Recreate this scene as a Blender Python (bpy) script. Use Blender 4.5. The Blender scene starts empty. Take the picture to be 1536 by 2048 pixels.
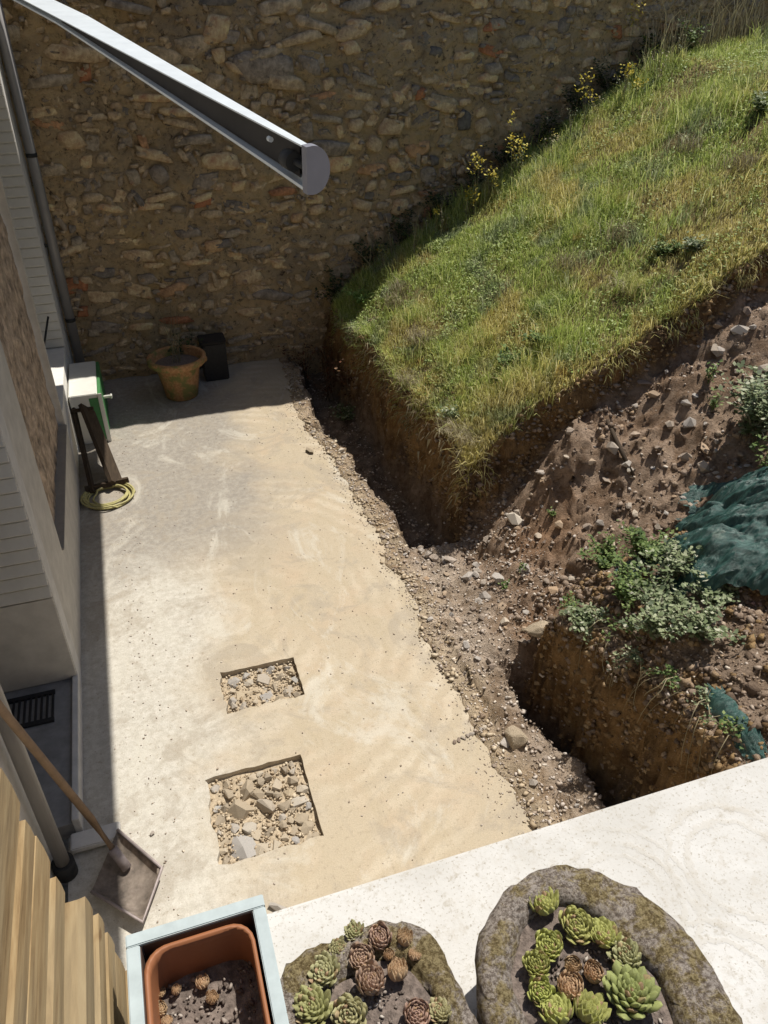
import bpy, bmesh, math, random
import numpy as np
from mathutils import Vector, Matrix
from mathutils.geometry import delaunay_2d_cdt

scene = bpy.context.scene
C = scene.collection
R = math.radians
random.seed(7)
rng = np.random.default_rng(11)
ORD = ['first', 'second', 'third', 'fourth', 'fifth', 'sixth', 'seventh', 'eighth', 'ninth', 'tenth', 'eleventh']

# ------------------------------------------------------------------ camera, sky, sun, exposure
cam_d = bpy.data.cameras.new('camera'); cam = bpy.data.objects.new('camera', cam_d); C.objects.link(cam)
cam.location = (0, 0, 3.6)
cam.rotation_euler = (R(90 - 34.25), 0, R(-18.2))
cam_d.sensor_fit = 'HORIZONTAL'; cam_d.sensor_width = 36; cam_d.lens = 36.33
cam_d.clip_start = 0.02; cam_d.clip_end = 2000
scene.camera = cam
TX, TY = 0.42, 0.29                                   # sun comes from +x and +y
elev = math.atan(1 / math.hypot(TX, TY)); azi = math.atan2(TX, TY)
w = bpy.data.worlds.new('World'); scene.world = w; w.use_nodes = True
nt = w.node_tree
sky = nt.nodes.new('ShaderNodeTexSky'); sky.sky_type = 'NISHITA'; sky.sun_disc = False
sky.sun_elevation = elev; sky.sun_rotation = azi
nt.links.new(sky.outputs[0], nt.nodes['Background'].inputs[0])
nt.nodes['Background'].inputs[1].default_value = 0.068
sd = bpy.data.lights.new('sun', 'SUN'); sun = bpy.data.objects.new('sun', sd); C.objects.link(sun)
sd.energy = 4.9; sd.angle = R(0.53); sd.color = (1.0, 0.95, 0.86)
sun.rotation_euler = Vector((TX, TY, 1)).to_track_quat('Z', 'Y').to_euler()
vs = scene.view_settings
vs.view_transform = 'Standard'; vs.look = 'None'; vs.gamma = 1; vs.use_curve_mapping = False
vs.exposure = 0.12

# ------------------------------------------------------------------ noise helpers (numpy)
def _h(ix, iy, s):
    n = (ix * 374761393 + iy * 668265263 + s * 974634777) & 0x7fffffff
    n = ((n ^ (n >> 13)) * 1274126177) & 0x7fffffff
    return ((n ^ (n >> 16)) & 0xffff) / 65535.0
def vnoise(x, y, s=0):
    x = np.asarray(x, float); y = np.asarray(y, float)
    ix = np.floor(x).astype(np.int64); iy = np.floor(y).astype(np.int64)
    fx = x - ix; fy = y - iy
    fx = fx * fx * (3 - 2 * fx); fy = fy * fy * (3 - 2 * fy)
    a = _h(ix, iy, s); b = _h(ix + 1, iy, s); c = _h(ix, iy + 1, s); d = _h(ix + 1, iy + 1, s)
    return (a + (b - a) * fx) * (1 - fy) + (c + (d - c) * fx) * fy
def fbm(x, y, s=0, o=4, g=0.5):
    t = 0; a = 1; n = 0
    for k in range(o):
        t = t + a * (vnoise(x * 2 ** k, y * 2 ** k, s + k * 17) * 2 - 1); n += a; a *= g
    return t / n
def sst(a, b, x):
    t = np.clip((x - a) / (b - a), 0, 1); return t * t * (3 - 2 * t)
def lerp(a, b, t): return a + (b - a) * t

# ------------------------------------------------------------------ material helpers
MATS = {}
class NB:
    def __init__(s, name, rough=0.8, spec=0.3, metallic=0.0):
        s.m = bpy.data.materials.new(name); s.m.use_nodes = True
        s.t = s.m.node_tree; s.b = s.t.nodes['Principled BSDF']
        s.b.inputs['Roughness'].default_value = rough
        s.b.inputs['Specular IOR Level'].default_value = spec
        s.b.inputs['Metallic'].default_value = metallic
        s.co = s.n('ShaderNodeTexCoord').outputs['Object']
        MATS[name] = s.m
    def n(s, k): return s.t.nodes.new(k)
    def l(s, a, b): s.t.links.new(a, b)
    def noise(s, scale, detail=4, rough=0.55, dist=0.0, co=None, out='Fac', stretch=None):
        n = s.n('ShaderNodeTexNoise'); n.inputs['Scale'].default_value = scale
        n.inputs['Detail'].default_value = detail; n.inputs['Roughness'].default_value = rough
        n.inputs['Distortion'].default_value = dist
        c = co or s.co
        if stretch:
            mp = s.n('ShaderNodeMapping'); mp.inputs['Scale'].default_value = stretch; s.l(c, mp.inputs[0]); c = mp.outputs[0]
        s.l(c, n.inputs['Vector']); return n.outputs[out]
    def ramp(s, fac, stops):
        r = s.n('ShaderNodeValToRGB'); e = r.color_ramp.elements
        while len(e) < len(stops): e.new(0.5)
        for i, (p, c) in enumerate(stops):
            e[i].position = p; e[i].color = (c if len(c) == 4 else (*c, 1)) if not isinstance(c, (int, float)) else (c, c, c, 1)
        s.l(fac, r.inputs[0]); return r.outputs[0]
    def mix(s, fac, a, b, mode='MIX'):
        m = s.n('ShaderNodeMix'); m.data_type = 'RGBA'; m.blend_type = mode
        for sock, v in ((m.inputs[0], fac), (m.inputs[6], a), (m.inputs[7], b)):
            if isinstance(v, (int, float)): sock.default_value = v
            elif isinstance(v, tuple): sock.default_value = (*v, 1)
            else: s.l(v, sock)
        return m.outputs[2]
    def math(s, op, a, b=0.0, c=None):
        m = s.n('ShaderNodeMath'); m.operation = op
        for i, v in enumerate((a, b) if c is None else (a, b, c)):
            if isinstance(v, (int, float)): m.inputs[i].default_value = v
            else: s.l(v, m.inputs[i])
        return m.outputs[0]
    def xyz(s):
        n = s.n('ShaderNodeSeparateXYZ'); s.l(s.co, n.inputs[0]); return n.outputs
    def maprange(s, v, a, b, c=0.0, d=1.0):
        n = s.n('ShaderNodeMapRange'); n.interpolation_type = 'SMOOTHSTEP'
        for i, q in enumerate((a, b, c, d)): n.inputs[i + 1].default_value = q
        s.l(v, n.inputs[0]); return n.outputs[0]
    def rand(s): return s.n('ShaderNodeObjectInfo').outputs['Random']
    def island(s): return s.n('ShaderNodeNewGeometry').outputs['Random Per Island']
    def attr(s, name):
        n = s.n('ShaderNodeAttribute'); n.attribute_name = name; return n.outputs['Color']
    def col(s, c):
        if isinstance(c, tuple): s.b.inputs['Base Color'].default_value = (*c, 1)
        else: s.l(c, s.b.inputs['Base Color'])
        return s
    def bump(s, h, strength=0.5, dist=0.01):
        n = s.n('ShaderNodeBump'); n.inputs['Strength'].default_value = strength; n.inputs['Distance'].default_value = dist
        s.l(h, n.inputs['Height']); s.l(n.outputs[0], s.b.inputs['Normal']); return s
    def sub(s, v=0.2, c=None):
        s.b.inputs['Subsurface Weight'].default_value = v
        s.b.inputs['Subsurface Radius'].default_value = (0.004, 0.004, 0.002); return s

def simple(name, c, rough=0.7, var=0.25, scale=30, bump=0.25, bd=0.003, metallic=0.0, spec=0.3, stretch=None):
    m = NB(name, rough, spec, metallic)
    n = m.noise(scale, 5, 0.6, stretch=stretch)
    dark = tuple(v * (1 - var) for v in c); lite = tuple(min(1, v * (1 + var)) for v in c)
    m.col(m.ramp(n, [(0.3, dark), (0.7, lite)]))
    if bump: m.bump(n, bump, bd)
    return m.m

# --- concrete patio with sweeping marks of sandy film
m = NB('patio_concrete', 0.9, 0.2)
X, Y, Z = m.xyz()
n1 = m.noise(1.3, 5, 0.6, 0.6); n2 = m.noise(22, 6, 0.7); n3 = m.noise(130, 3, 0.7)
wv = m.n('ShaderNodeTexWave'); wv.wave_type = 'RINGS'; wv.rings_direction = 'SPHERICAL'
mp = m.n('ShaderNodeMapping'); mp.inputs['Location'].default_value = (-0.15, -4.1, 0); m.l(m.co, mp.inputs[0]); m.l(mp.outputs[0], wv.inputs[0])
wv.inputs['Scale'].default_value = 2.3; wv.inputs['Distortion'].default_value = 9.0; wv.inputs['Detail'].default_value = 4.0; wv.inputs['Detail Scale'].default_value = 0.55; wv.inputs['Detail Roughness'].default_value = 0.7
sweep = m.math('MULTIPLY', m.maprange(wv.outputs['Fac'], 0.1, 1.0), m.maprange(m.noise(1.6, 3, 0.6), 0.42, 0.6))
sand = m.mix(sweep, (0.45, 0.38, 0.28), (0.53, 0.46, 0.355))
sand = m.mix(m.math('MULTIPLY', m.maprange(m.noise(5, 5, 0.7, 1.2, stretch=(1, 0.35, 1)), 0.45, 0.7), 0.6), sand, (0.41, 0.34, 0.235))
sand = m.mix(m.maprange(m.noise(3.2, 3), 0.45, 0.75), sand, (0.46, 0.37, 0.265))
pale = m.mix(m.maprange(n2, 0.35, 0.7), (0.46, 0.43, 0.37), (0.58, 0.55, 0.49))
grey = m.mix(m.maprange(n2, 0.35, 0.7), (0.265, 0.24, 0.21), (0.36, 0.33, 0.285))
# where the film lies: thick to the right, thin along the house
fx = m.math('ADD', X, m.math('MULTIPLY', m.math('SUBTRACT', n1, 0.5), 1.5))
kx = m.maprange(fx, -0.35, 0.45)
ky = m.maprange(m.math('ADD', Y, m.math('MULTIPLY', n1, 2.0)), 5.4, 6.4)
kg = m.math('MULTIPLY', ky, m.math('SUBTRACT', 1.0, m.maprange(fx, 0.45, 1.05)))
base = m.mix(kx, pale, sand)
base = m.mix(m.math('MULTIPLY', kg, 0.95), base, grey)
sp = m.noise(75, 2, 0.5); spots = m.maprange(sp, 0.68, 0.74)
base = m.mix(m.math('MULTIPLY', spots, 0.55), base, (0.2, 0.155, 0.11))
stain = m.maprange(m.noise(6, 5, 0.7, 0.5), 0.62, 0.78)
base = m.mix(m.math('MULTIPLY', stain, 0.35), base, (0.33, 0.22, 0.14))
base = m.mix(m.math('MULTIPLY', m.maprange(m.noise(2.2, 6, 0.72, 0.9), 0.50, 0.62), 0.55), base, (0.34, 0.295, 0.235))
base = m.mix(m.math('MULTIPLY', m.maprange(m.noise(1.7, 6, 0.7, 1.5, stretch=(1, 0.6, 1)), 0.53, 0.66), 0.55), base, (0.56, 0.53, 0.46))
base = m.mix(m.math('MULTIPLY', m.maprange(m.noise(34, 5, 0.75), 0.54, 0.66), 0.5), base, (0.30, 0.245, 0.18))
grey2 = m.mix(0.35, base, m.ramp(n3, [(0.3, 0.35), (0.7, 0.65)]), 'OVERLAY')
m.col(grey2)
m.bump(m.math('ADD', m.math('MULTIPLY', n3, 0.5), m.math('ADD', n2, m.math('MULTIPLY', wv.outputs['Fac'], 0.3))), 0.35, 0.005)

# --- soil: colours per zone stored as the attribute 'zone'
m = NB('dug_soil', 0.95, 0.1)
n1 = m.noise(9, 6, 0.7); n2 = m.noise(45, 6, 0.75); n3 = m.noise(140, 3, 0.7)
b0 = m.attr('zone')
c = m.mix(m.maprange(n1, 0.35, 0.65), m.mix(1.0, b0, (0.72, 0.68, 0.62), 'MULTIPLY'), m.mix(1.0, b0, (1.2, 1.16, 1.1), 'MULTIPLY'))
c = m.mix(m.maprange(m.noise(4, 6, 0.75, 0.8), 0.55, 0.4), c, m.mix(1.0, c, (0.72, 0.66, 0.6), 'MULTIPLY'))
c = m.mix(m.maprange(n2, 0.62, 0.72), c, m.mix(0.5, c, (0.4, 0.34, 0.27)))
c = m.mix(m.maprange(n2, 0.42, 0.3), c, m.mix(0.6, c, (0.05, 0.035, 0.025)))
m.col(c).bump(m.math('ADD', m.math('MULTIPLY', n3, 0.4), m.math('ADD', n2, n1)), 0.9, 0.035)

simple('rubble', (0.30, 0.245, 0.19), 0.9, 0.35, 25, 0.5, 0.006, spec=0.15)
m = NB('loose_stone', 0.9, 0.15)
r = m.rand(); n = m.noise(28, 5, 0.65)
c = m.ramp(r, [(0, (0.26, 0.20, 0.16)), (0.3, (0.38, 0.32, 0.26)), (0.55, (0.44, 0.41, 0.38)), (0.8, (0.40, 0.28, 0.18)), (1, (0.54, 0.48, 0.40))])
m.col(m.mix(0.5, c, m.ramp(n, [(0.3, 0.2), (0.7, 0.8)]), 'OVERLAY')).bump(n, 0.6, 0.006)
simple('pit_sand', (0.42, 0.34, 0.24), 0.95, 0.35, 60, 0.8, 0.006)
m = NB('pit_stone', 0.9, 0.15)
r = m.rand(); n = m.noise(35, 5, 0.65)
c = m.ramp(r, [(0, (0.30, 0.25, 0.19)), (0.35, (0.40, 0.33, 0.24)), (0.6, (0.38, 0.36, 0.34)), (0.85, (0.47, 0.38, 0.26)), (1, (0.42, 0.40, 0.37))])
m.col(m.mix(0.4, c, m.ramp(n, [(0.3, 0.25), (0.7, 0.75)]), 'OVERLAY')).bump(n, 0.5, 0.004)
m = NB('gravel', 0.9, 0.15)
r = m.island()
c = m.ramp(r, [(0, (0.26, 0.20, 0.155)), (0.4, (0.44, 0.36, 0.29)), (0.75, (0.54, 0.48, 0.43)), (1, (0.68, 0.60, 0.50))])
n = m.noise(60, 3)
m.col(m.mix(0.4, c, m.ramp(n, [(0.3, 0.3), (0.7, 0.7)]), 'OVERLAY'))
m = NB('clod', 0.97, 0.05)
n = m.noise(90, 6, 0.75)
c = m.ramp(m.island(), [(0, (0.18, 0.13, 0.095)), (0.45, (0.32, 0.24, 0.18)), (0.8, (0.41, 0.32, 0.25)), (1, (0.46, 0.33, 0.21))])
m.col(m.mix(0.5, c, m.ramp(n, [(0.3, 0.25), (0.7, 0.75)]), 'OVERLAY')).bump(n, 1.0, 0.012)
m = NB('face_clod', 0.97, 0.05)
n = m.noise(90, 5, 0.75)
c = m.ramp(m.island(), [(0, (0.16, 0.10, 0.055)), (0.4, (0.27, 0.18, 0.095)), (0.75, (0.35, 0.235, 0.12)), (1, (0.45, 0.33, 0.20))])
m.col(m.mix(0.5, c, m.ramp(n, [(0.3, 0.2), (0.7, 0.8)]), 'OVERLAY')).bump(n, 1.0, 0.01)
m = NB('gravel_dark', 0.9, 0.15)
m.col(m.ramp(m.island(), [(0, (0.08, 0.06, 0.05)), (0.6, (0.20, 0.165, 0.14)), (0.9, (0.36, 0.31, 0.27)), (1, (0.55, 0.50, 0.44))]))
m = NB('sandy_gravel', 0.9, 0.15)
m.col(m.ramp(m.island(), [(0, (0.34, 0.26, 0.17)), (0.5, (0.50, 0.40, 0.28)), (1, (0.62, 0.53, 0.40))]))
m = NB('red_gravel', 0.9, 0.15)
m.col(m.ramp(m.island(), [(0, (0.28, 0.17, 0.14)), (0.5, (0.42, 0.29, 0.25)), (1, (0.52, 0.41, 0.36))]))

# --- old wall
m = NB('wall_mortar', 0.95, 0.1)
n1 = m.noise(2.2, 6, 0.65, 0.4); n2 = m.noise(16, 8, 0.78, 0.5); n3 = m.noise(60, 5, 0.7)
c = m.ramp(n1, [(0.28, (0.38, 0.30, 0.21)), (0.5, (0.60, 0.45, 0.27)), (0.72, (0.72, 0.52, 0.29))])
c = m.mix(m.maprange(n2, 0.48, 0.34), c, (0.10, 0.075, 0.055))  # dark colour in the pits paints shadowed crevices into the mortar
c = m.mix(m.maprange(m.noise(5, 7, 0.75, 1.0), 0.56, 0.68), c, (0.30, 0.235, 0.17))
c = m.mix(m.maprange(m.noise(0.8, 3), 0.52, 0.68), c, m.mix(0.5, c, (0.55, 0.39, 0.17)))
m.col(c).bump(m.math('ADD', n2, m.math('MULTIPLY', n3, 0.4)), 1.0, 0.05)
m = NB('wall_stone', 0.92, 0.12)
r = m.rand(); n = m.noise(14, 7, 0.72, 0.4)
c = m.ramp(r, [(0, (0.17, 0.155, 0.14)), (0.12, (0.34, 0.28, 0.22)), (0.3, (0.40, 0.33, 0.24)), (0.6, (0.56, 0.42, 0.26)), (0.9, (0.66, 0.49, 0.28)), (0.97, (0.42, 0.19, 0.10))])
m.col(m.mix(0.75, c, m.ramp(n, [(0.32, 0.12), (0.68, 0.85)]), 'OVERLAY')).bump(n, 0.9, 0.025)
m = NB('wall_stone_far', 0.92, 0.12)
r = m.island(); n = m.noise(14, 7, 0.72, 0.4)
c = m.ramp(r, [(0, (0.26, 0.22, 0.18)), (0.3, (0.42, 0.33, 0.235)), (0.6, (0.50, 0.38, 0.245)), (1, (0.58, 0.43, 0.27))])
m.col(m.mix(0.75, c, m.ramp(n, [(0.32, 0.12), (0.68, 0.85)]), 'OVERLAY')).bump(n, 0.9, 0.025)

# --- white slab with trowel swirls
m = NB('render_slab', 0.85, 0.2)
n1 = m.noise(5, 6, 0.65, 0.5); n2 = m.noise(60, 6, 0.7); n3 = m.noise(260, 2, 0.6)
rings = None
for (cx, cy, sc) in ((0.505, 0.275, 26), (0.455, 0.415, 30), (0.62, 0.40, 24)):
    mp = m.n('ShaderNodeMapping'); mp.inputs['Location'].default_value = (-cx, -cy, -2.65); m.l(m.co, mp.inputs[0])
    wv = m.n('ShaderNodeTexWave'); wv.wave_type = 'RINGS'; wv.rings_direction = 'Z'; wv.inputs['Scale'].default_value = sc / 2
    wv.inputs['Distortion'].default_value = 3.5; wv.inputs['Detail'].default_value = 4; wv.inputs['Detail Scale'].default_value = 2.5; wv.inputs['Detail Roughness'].default_value = 0.7
    m.l(mp.outputs[0], wv.inputs[0])
    ln = m.n('ShaderNodeVectorMath'); ln.operation = 'LENGTH'; m.l(mp.outputs[0], ln.inputs[0])
    k = m.math('MULTIPLY', m.maprange(wv.outputs['Fac'], 0.55, 0.95), m.maprange(ln.outputs['Value'], 0.115, 0.085))
    k = m.math('MULTIPLY', k, m.math('MULTIPLY', m.maprange(ln.outputs['Value'], 0.03, 0.06), m.maprange(m.noise(7, 3, 0.6), 0.38, 0.6)))
    rings = k if rings is None else m.math('MAXIMUM', rings, k)
c = m.mix(m.maprange(n1, 0.3, 0.7), (0.49, 0.475, 0.445), (0.60, 0.59, 0.57))
c = m.mix(m.maprange(n2, 0.53, 0.70), c, (0.42, 0.39, 0.34))
c = m.mix(m.maprange(n3, 0.58, 0.72), c, (0.34, 0.31, 0.26))
c = m.mix(m.math('MULTIPLY', m.maprange(m.noise(26, 6, 0.8), 0.50, 0.72), 0.5), c, (0.44, 0.40, 0.34))
c = m.mix(m.math('MULTIPLY', m.maprange(m.noise(90, 5, 0.8), 0.6, 0.72), 0.6), c, (0.33, 0.29, 0.23))
c = m.mix(m.math('MULTIPLY', rings, 0.22), c, (0.40, 0.35, 0.27))
m.col(c).bump(m.math('ADD', m.math('MULTIPLY', n3, 0.25), m.math('ADD', n2, m.math('MULTIPLY', rings, 0.8))), 0.5, 0.0016)

simple('house_render', (0.54, 0.51, 0.46), 0.9, 0.12, 9, 0.25, 0.004)
simple('infill_stone', (0.40, 0.31, 0.23), 0.95, 0.6, 11, 1.0, 0.03)
simple('house_corner', (0.60, 0.58, 0.55), 0.9, 0.12, 12, 0.2, 0.003)
simple('white_render', (0.74, 0.72, 0.68), 0.9, 0.06, 14, 0.2, 0.003)
simple('siding', (0.62, 0.60, 0.55), 0.7, 0.08, 10, 0.1, 0.001)
simple('frame_grey', (0.30, 0.28, 0.25), 0.6, 0.08, 20, 0)
simple('recess_floor', (0.24, 0.235, 0.23), 0.8, 0.2, 14, 0.3, 0.002)
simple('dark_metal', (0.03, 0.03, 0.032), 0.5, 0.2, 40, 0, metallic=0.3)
simple('zinc_pipe', (0.27, 0.26, 0.255), 0.5, 0.12, 12, 0.05, 0.001, metallic=0.3, stretch=(1, 1, 0.3))
simple('black_joint', (0.03, 0.03, 0.03), 0.6, 0.1, 30, 0)
simple('bar_paint', (0.60, 0.64, 0.66), 0.4, 0.08, 25, 0.05, 0.0004, spec=0.5)
simple('bar_cap', (0.20, 0.20, 0.23), 0.5, 0.06, 40, 0)
simple('bar_inside', (0.03, 0.027, 0.025), 0.7, 0.2, 20, 0)
simple('awning_cloth', (0.34, 0.32, 0.28), 0.85, 0.08, 6, 0.05)
simple('terracotta', (0.42, 0.20, 0.095), 0.8, 0.25, 16, 0.2, 0.002)
m = NB('mossy_terracotta', 0.85, 0.2)
n = m.noise(7, 5, 0.65); n2 = m.noise(40, 4)
c = m.mix(m.maprange(n2, 0.35, 0.65), (0.36, 0.185, 0.085), (0.48, 0.27, 0.13))
c = m.mix(m.maprange(n, 0.45, 0.6), c, (0.20, 0.19, 0.07))
m.col(c).bump(n2, 0.3, 0.003)
simple('planter_plastic', (0.29, 0.115, 0.05), 0.6, 0.12, 14, 0.05, 0.001, spec=0.4)
simple('planter_grey', (0.40, 0.46, 0.47), 0.65, 0.12, 40, 0.15, 0.0008)
simple('planter_gap_shade', (0.06, 0.035, 0.025), 0.8, 0.2, 20, 0)  # near-black brown standing in for shade inside the window box
simple('potting_soil', (0.17, 0.135, 0.115), 0.95, 0.5, 120, 0.9, 0.006)
m = NB('mossy_trough', 0.95, 0.1)
n = m.noise(30, 8, 0.78, 0.3); n2 = m.noise(210, 6, 0.8); n4 = m.noise(9, 4, 0.65)
c = m.mix(m.maprange(n2, 0.4, 0.6), (0.20, 0.16, 0.13), (0.56, 0.49, 0.43))
moss = m.mix(m.maprange(n2, 0.4, 0.6), (0.14, 0.10, 0.045), (0.42, 0.34, 0.18))
c = m.mix(m.maprange(m.math('ADD', n, m.math('MULTIPLY', n4, 0.6)), 0.74, 0.86), c, moss)
m.col(c).bump(m.math('ADD', m.math('MULTIPLY', n2, 0.6), n), 1.0, 0.012)
m = NB('timber', 0.75, 0.25)
n = m.noise(14, 6, 0.65, 0.3, stretch=(9, 1, 9)); n2 = m.noise(3, 3, 0.5, stretch=(3, 1, 3)); kn = m.noise(11, 2, 0.5, stretch=(2, 1, 2))
c = m.ramp(n, [(0.3, (0.17, 0.105, 0.048)), (0.5, (0.30, 0.205, 0.10)), (0.72, (0.40, 0.295, 0.16))])
c = m.mix(m.maprange(n2, 0.42, 0.62), c, m.mix(0.5, c, (0.30, 0.25, 0.16)))
c = m.mix(m.math('MULTIPLY', m.maprange(kn, 0.70, 0.75), 0.7), c, (0.14, 0.075, 0.03))
m.col(m.mix(0.3, c, m.ramp(m.rand(), [(0, 0.3), (1, 0.7)]), 'OVERLAY')).bump(n, 0.4, 0.0015)
simple('old_plank', (0.055, 0.038, 0.024), 0.85, 0.35, 12, 0.4, 0.003, stretch=(6, 1, 1))
simple('handle_wood', (0.28, 0.19, 0.12), 0.7, 0.2, 14, 0.1, 0.001)
simple('shovel_steel', (0.34, 0.285, 0.24), 0.75, 0.4, 22, 0.4, 0.003, metallic=0.1)
simple('shovel_edge', (0.34, 0.29, 0.28), 0.6, 0.25, 22, 0.2, 0.002, metallic=0.3)
simple('box_white', (0.66, 0.65, 0.60), 0.5, 0.06, 15, 0)
simple('box_green', (0.06, 0.20, 0.07), 0.5, 0.15, 15, 0)
simple('hose_yellow', (0.42, 0.38, 0.17), 0.5, 0.15, 40, 0)
simple('dead_plant', (0.24, 0.21, 0.14), 0.8, 0.3, 40, 0)
m = NB('window_glass', 0.06, 0.8); m.col((0.045, 0.036, 0.028))
n = m.noise(3, 3); m.bump(n, 0.15, 0.01)

def leafmat(name, stops, rough=0.6, sub=0.0, perobj=False, patch=None):
    m = NB(name, rough, 0.3)
    c = m.ramp(m.island(), stops)
    if patch:
        n = m.noise(patch[0], 3, 0.5); c2 = m.ramp(m.island(), patch[1])
        c = m.mix(m.maprange(n, patch[2], patch[3]), c, c2)
    if sub:
        t = m.n('ShaderNodeBsdfTranslucent'); m.l(c, t.inputs[0]) if not isinstance(c, tuple) else None
        mx = m.n('ShaderNodeMixShader'); mx.inputs[0].default_value = sub
        out = m.t.nodes['Material Output']; m.l(m.b.outputs[0], mx.inputs[1]); m.l(t.outputs[0], mx.inputs[2]); m.l(mx.outputs[0], out.inputs[0])
    m.col(c); return m.m
# grass: green and dry patches decided by place
m = NB('grass_blades', 0.6, 0.25)
gi = m.island()
green = m.ramp(gi, [(0, (0.20, 0.26, 0.06)), (0.35, (0.42, 0.52, 0.13)), (0.75, (0.60, 0.66, 0.22)), (1, (0.72, 0.72, 0.40))])
blue = m.ramp(gi, [(0, (0.13, 0.17, 0.07)), (0.5, (0.34, 0.41, 0.19)), (1, (0.62, 0.66, 0.42))])
dry = m.ramp(gi, [(0, (0.34, 0.28, 0.10)), (0.4, (0.66, 0.56, 0.20)), (0.8, (0.78, 0.68, 0.32)), (1, (0.82, 0.74, 0.46))])
pn = m.noise(1.1, 5, 0.65, 0.4); pn2 = m.noise(2.7, 4, 0.6)
X, Y, Z = m.xyz()
edge_dry = m.math('SUBTRACT', 1.0, m.maprange(Y, 4.4, 5.6))
c = m.mix(m.maprange(pn2, 0.5, 0.62), green, blue)
dk = m.math('MAXIMUM', m.maprange(m.math('ADD', pn, m.math('MULTIPLY', edge_dry, 0.07)), 0.485, 0.60), 0.0)
c = m.mix(m.math('MULTIPLY', dk, 0.85), c, dry)
c = m.mix(m.maprange(m.noise(2.1, 3, 0.6), 0.66, 0.74), c, (0.42, 0.30, 0.09))
t = m.n('ShaderNodeBsdfTranslucent'); m.l(c, t.inputs[0]); mx = m.n('ShaderNodeMixShader'); mx.inputs[0].default_value = 0.42
m.l(m.b.outputs[0], mx.inputs[1]); m.l(t.outputs[0], mx.inputs[2]); m.l(mx.outputs[0], m.t.nodes['Material Output'].inputs[0]); m.col(c)
leafmat('weed_leaf', [(0, (0.05, 0.09, 0.025)), (0.5, (0.12, 0.19, 0.05)), (1, (0.26, 0.33, 0.11))], sub=0.3)
leafmat('clover_leaf', [(0, (0.12, 0.18, 0.04)), (0.5, (0.30, 0.40, 0.11)), (1, (0.52, 0.58, 0.26))], sub=0.3)
leafmat('bright_leaf', [(0, (0.10, 0.20, 0.04)), (0.5, (0.24, 0.38, 0.09)), (1, (0.42, 0.56, 0.22))], sub=0.3)
leafmat('dusty_leaf', [(0, (0.07, 0.10, 0.05)), (0.5, (0.19, 0.24, 0.11)), (0.85, (0.36, 0.40, 0.24)), (1, (0.54, 0.54, 0.42))], sub=0.25)
leafmat('rust_leaf', [(0, (0.05, 0.02, 0.01)), (0.5, (0.13, 0.045, 0.018)), (1, (0.19, 0.10, 0.04))], sub=0.1)
leafmat('ivy_leaf', [(0, (0.02, 0.035, 0.012)), (0.6, (0.05, 0.075, 0.02)), (1, (0.12, 0.15, 0.05))], sub=0.1)
leafmat('yellow_petal', [(0, (0.45, 0.33, 0.03)), (0.5, (0.60, 0.50, 0.06)), (1, (0.65, 0.58, 0.16))], sub=0.2)
leafmat('straw', [(0, (0.16, 0.125, 0.07)), (0.5, (0.34, 0.29, 0.17)), (1, (0.50, 0.45, 0.30))], sub=0.15)
leafmat('twig', [(0, (0.06, 0.045, 0.03)), (0.6, (0.16, 0.125, 0.085)), (1, (0.30, 0.26, 0.20))])
def succ(name, inner, outer):
    m = NB(name, 0.45, 0.4)
    a = m.attr('tip'); sep = m.n('ShaderNodeSeparateColor'); m.l(a, sep.inputs[0])
    n = m.noise(160, 3, 0.6)
    c = m.mix(sep.outputs[0], inner, outer)
    c = m.mix(0.25, c, m.ramp(m.island(), [(0, 0.2), (1, 0.8)]), 'OVERLAY')
    c = m.mix(m.math('MULTIPLY', m.rand(), 0.45), c, (0.30, 0.24, 0.13)); c = m.mix(m.maprange(m.island(), 0.9, 0.93), c, (0.33, 0.22, 0.13))
    m.b.inputs['Roughness'].default_value = 0.62
    m.col(m.mix(0.35, c, m.ramp(n, [(0.3, 0.2), (0.7, 0.8)]), 'OVERLAY')); m.bump(n, 0.2, 0.001); m.sub(0.15)
succ('rosette_green', (0.18, 0.215, 0.04), (0.39, 0.41, 0.12))
succ('rosette_deep', (0.12, 0.17, 0.05), (0.30, 0.34, 0.12))
succ('rosette_red', (0.34, 0.19, 0.12), (0.48, 0.33, 0.20))
succ('rosette_plum', (0.25, 0.14, 0.115), (0.38, 0.26, 0.20))
succ('rosette_olive', (0.19, 0.20, 0.08), (0.38, 0.37, 0.20))
m = NB('teal_sheet', 0.38, 0.6)
n = m.noise(16, 7, 0.75, 0.8, stretch=(1, 2.4, 1)); n2 = m.noise(5, 6, 0.7)
c = m.ramp(n, [(0.35, (0.008, 0.042, 0.036)), (0.5, (0.018, 0.075, 0.065)), (0.72, (0.09, 0.18, 0.155))])
c = m.mix(m.math('MULTIPLY', m.maprange(n2, 0.56, 0.7), 0.5), c, (0.24, 0.27, 0.22))
m.col(c).bump(n, 0.7, 0.02)

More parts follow.
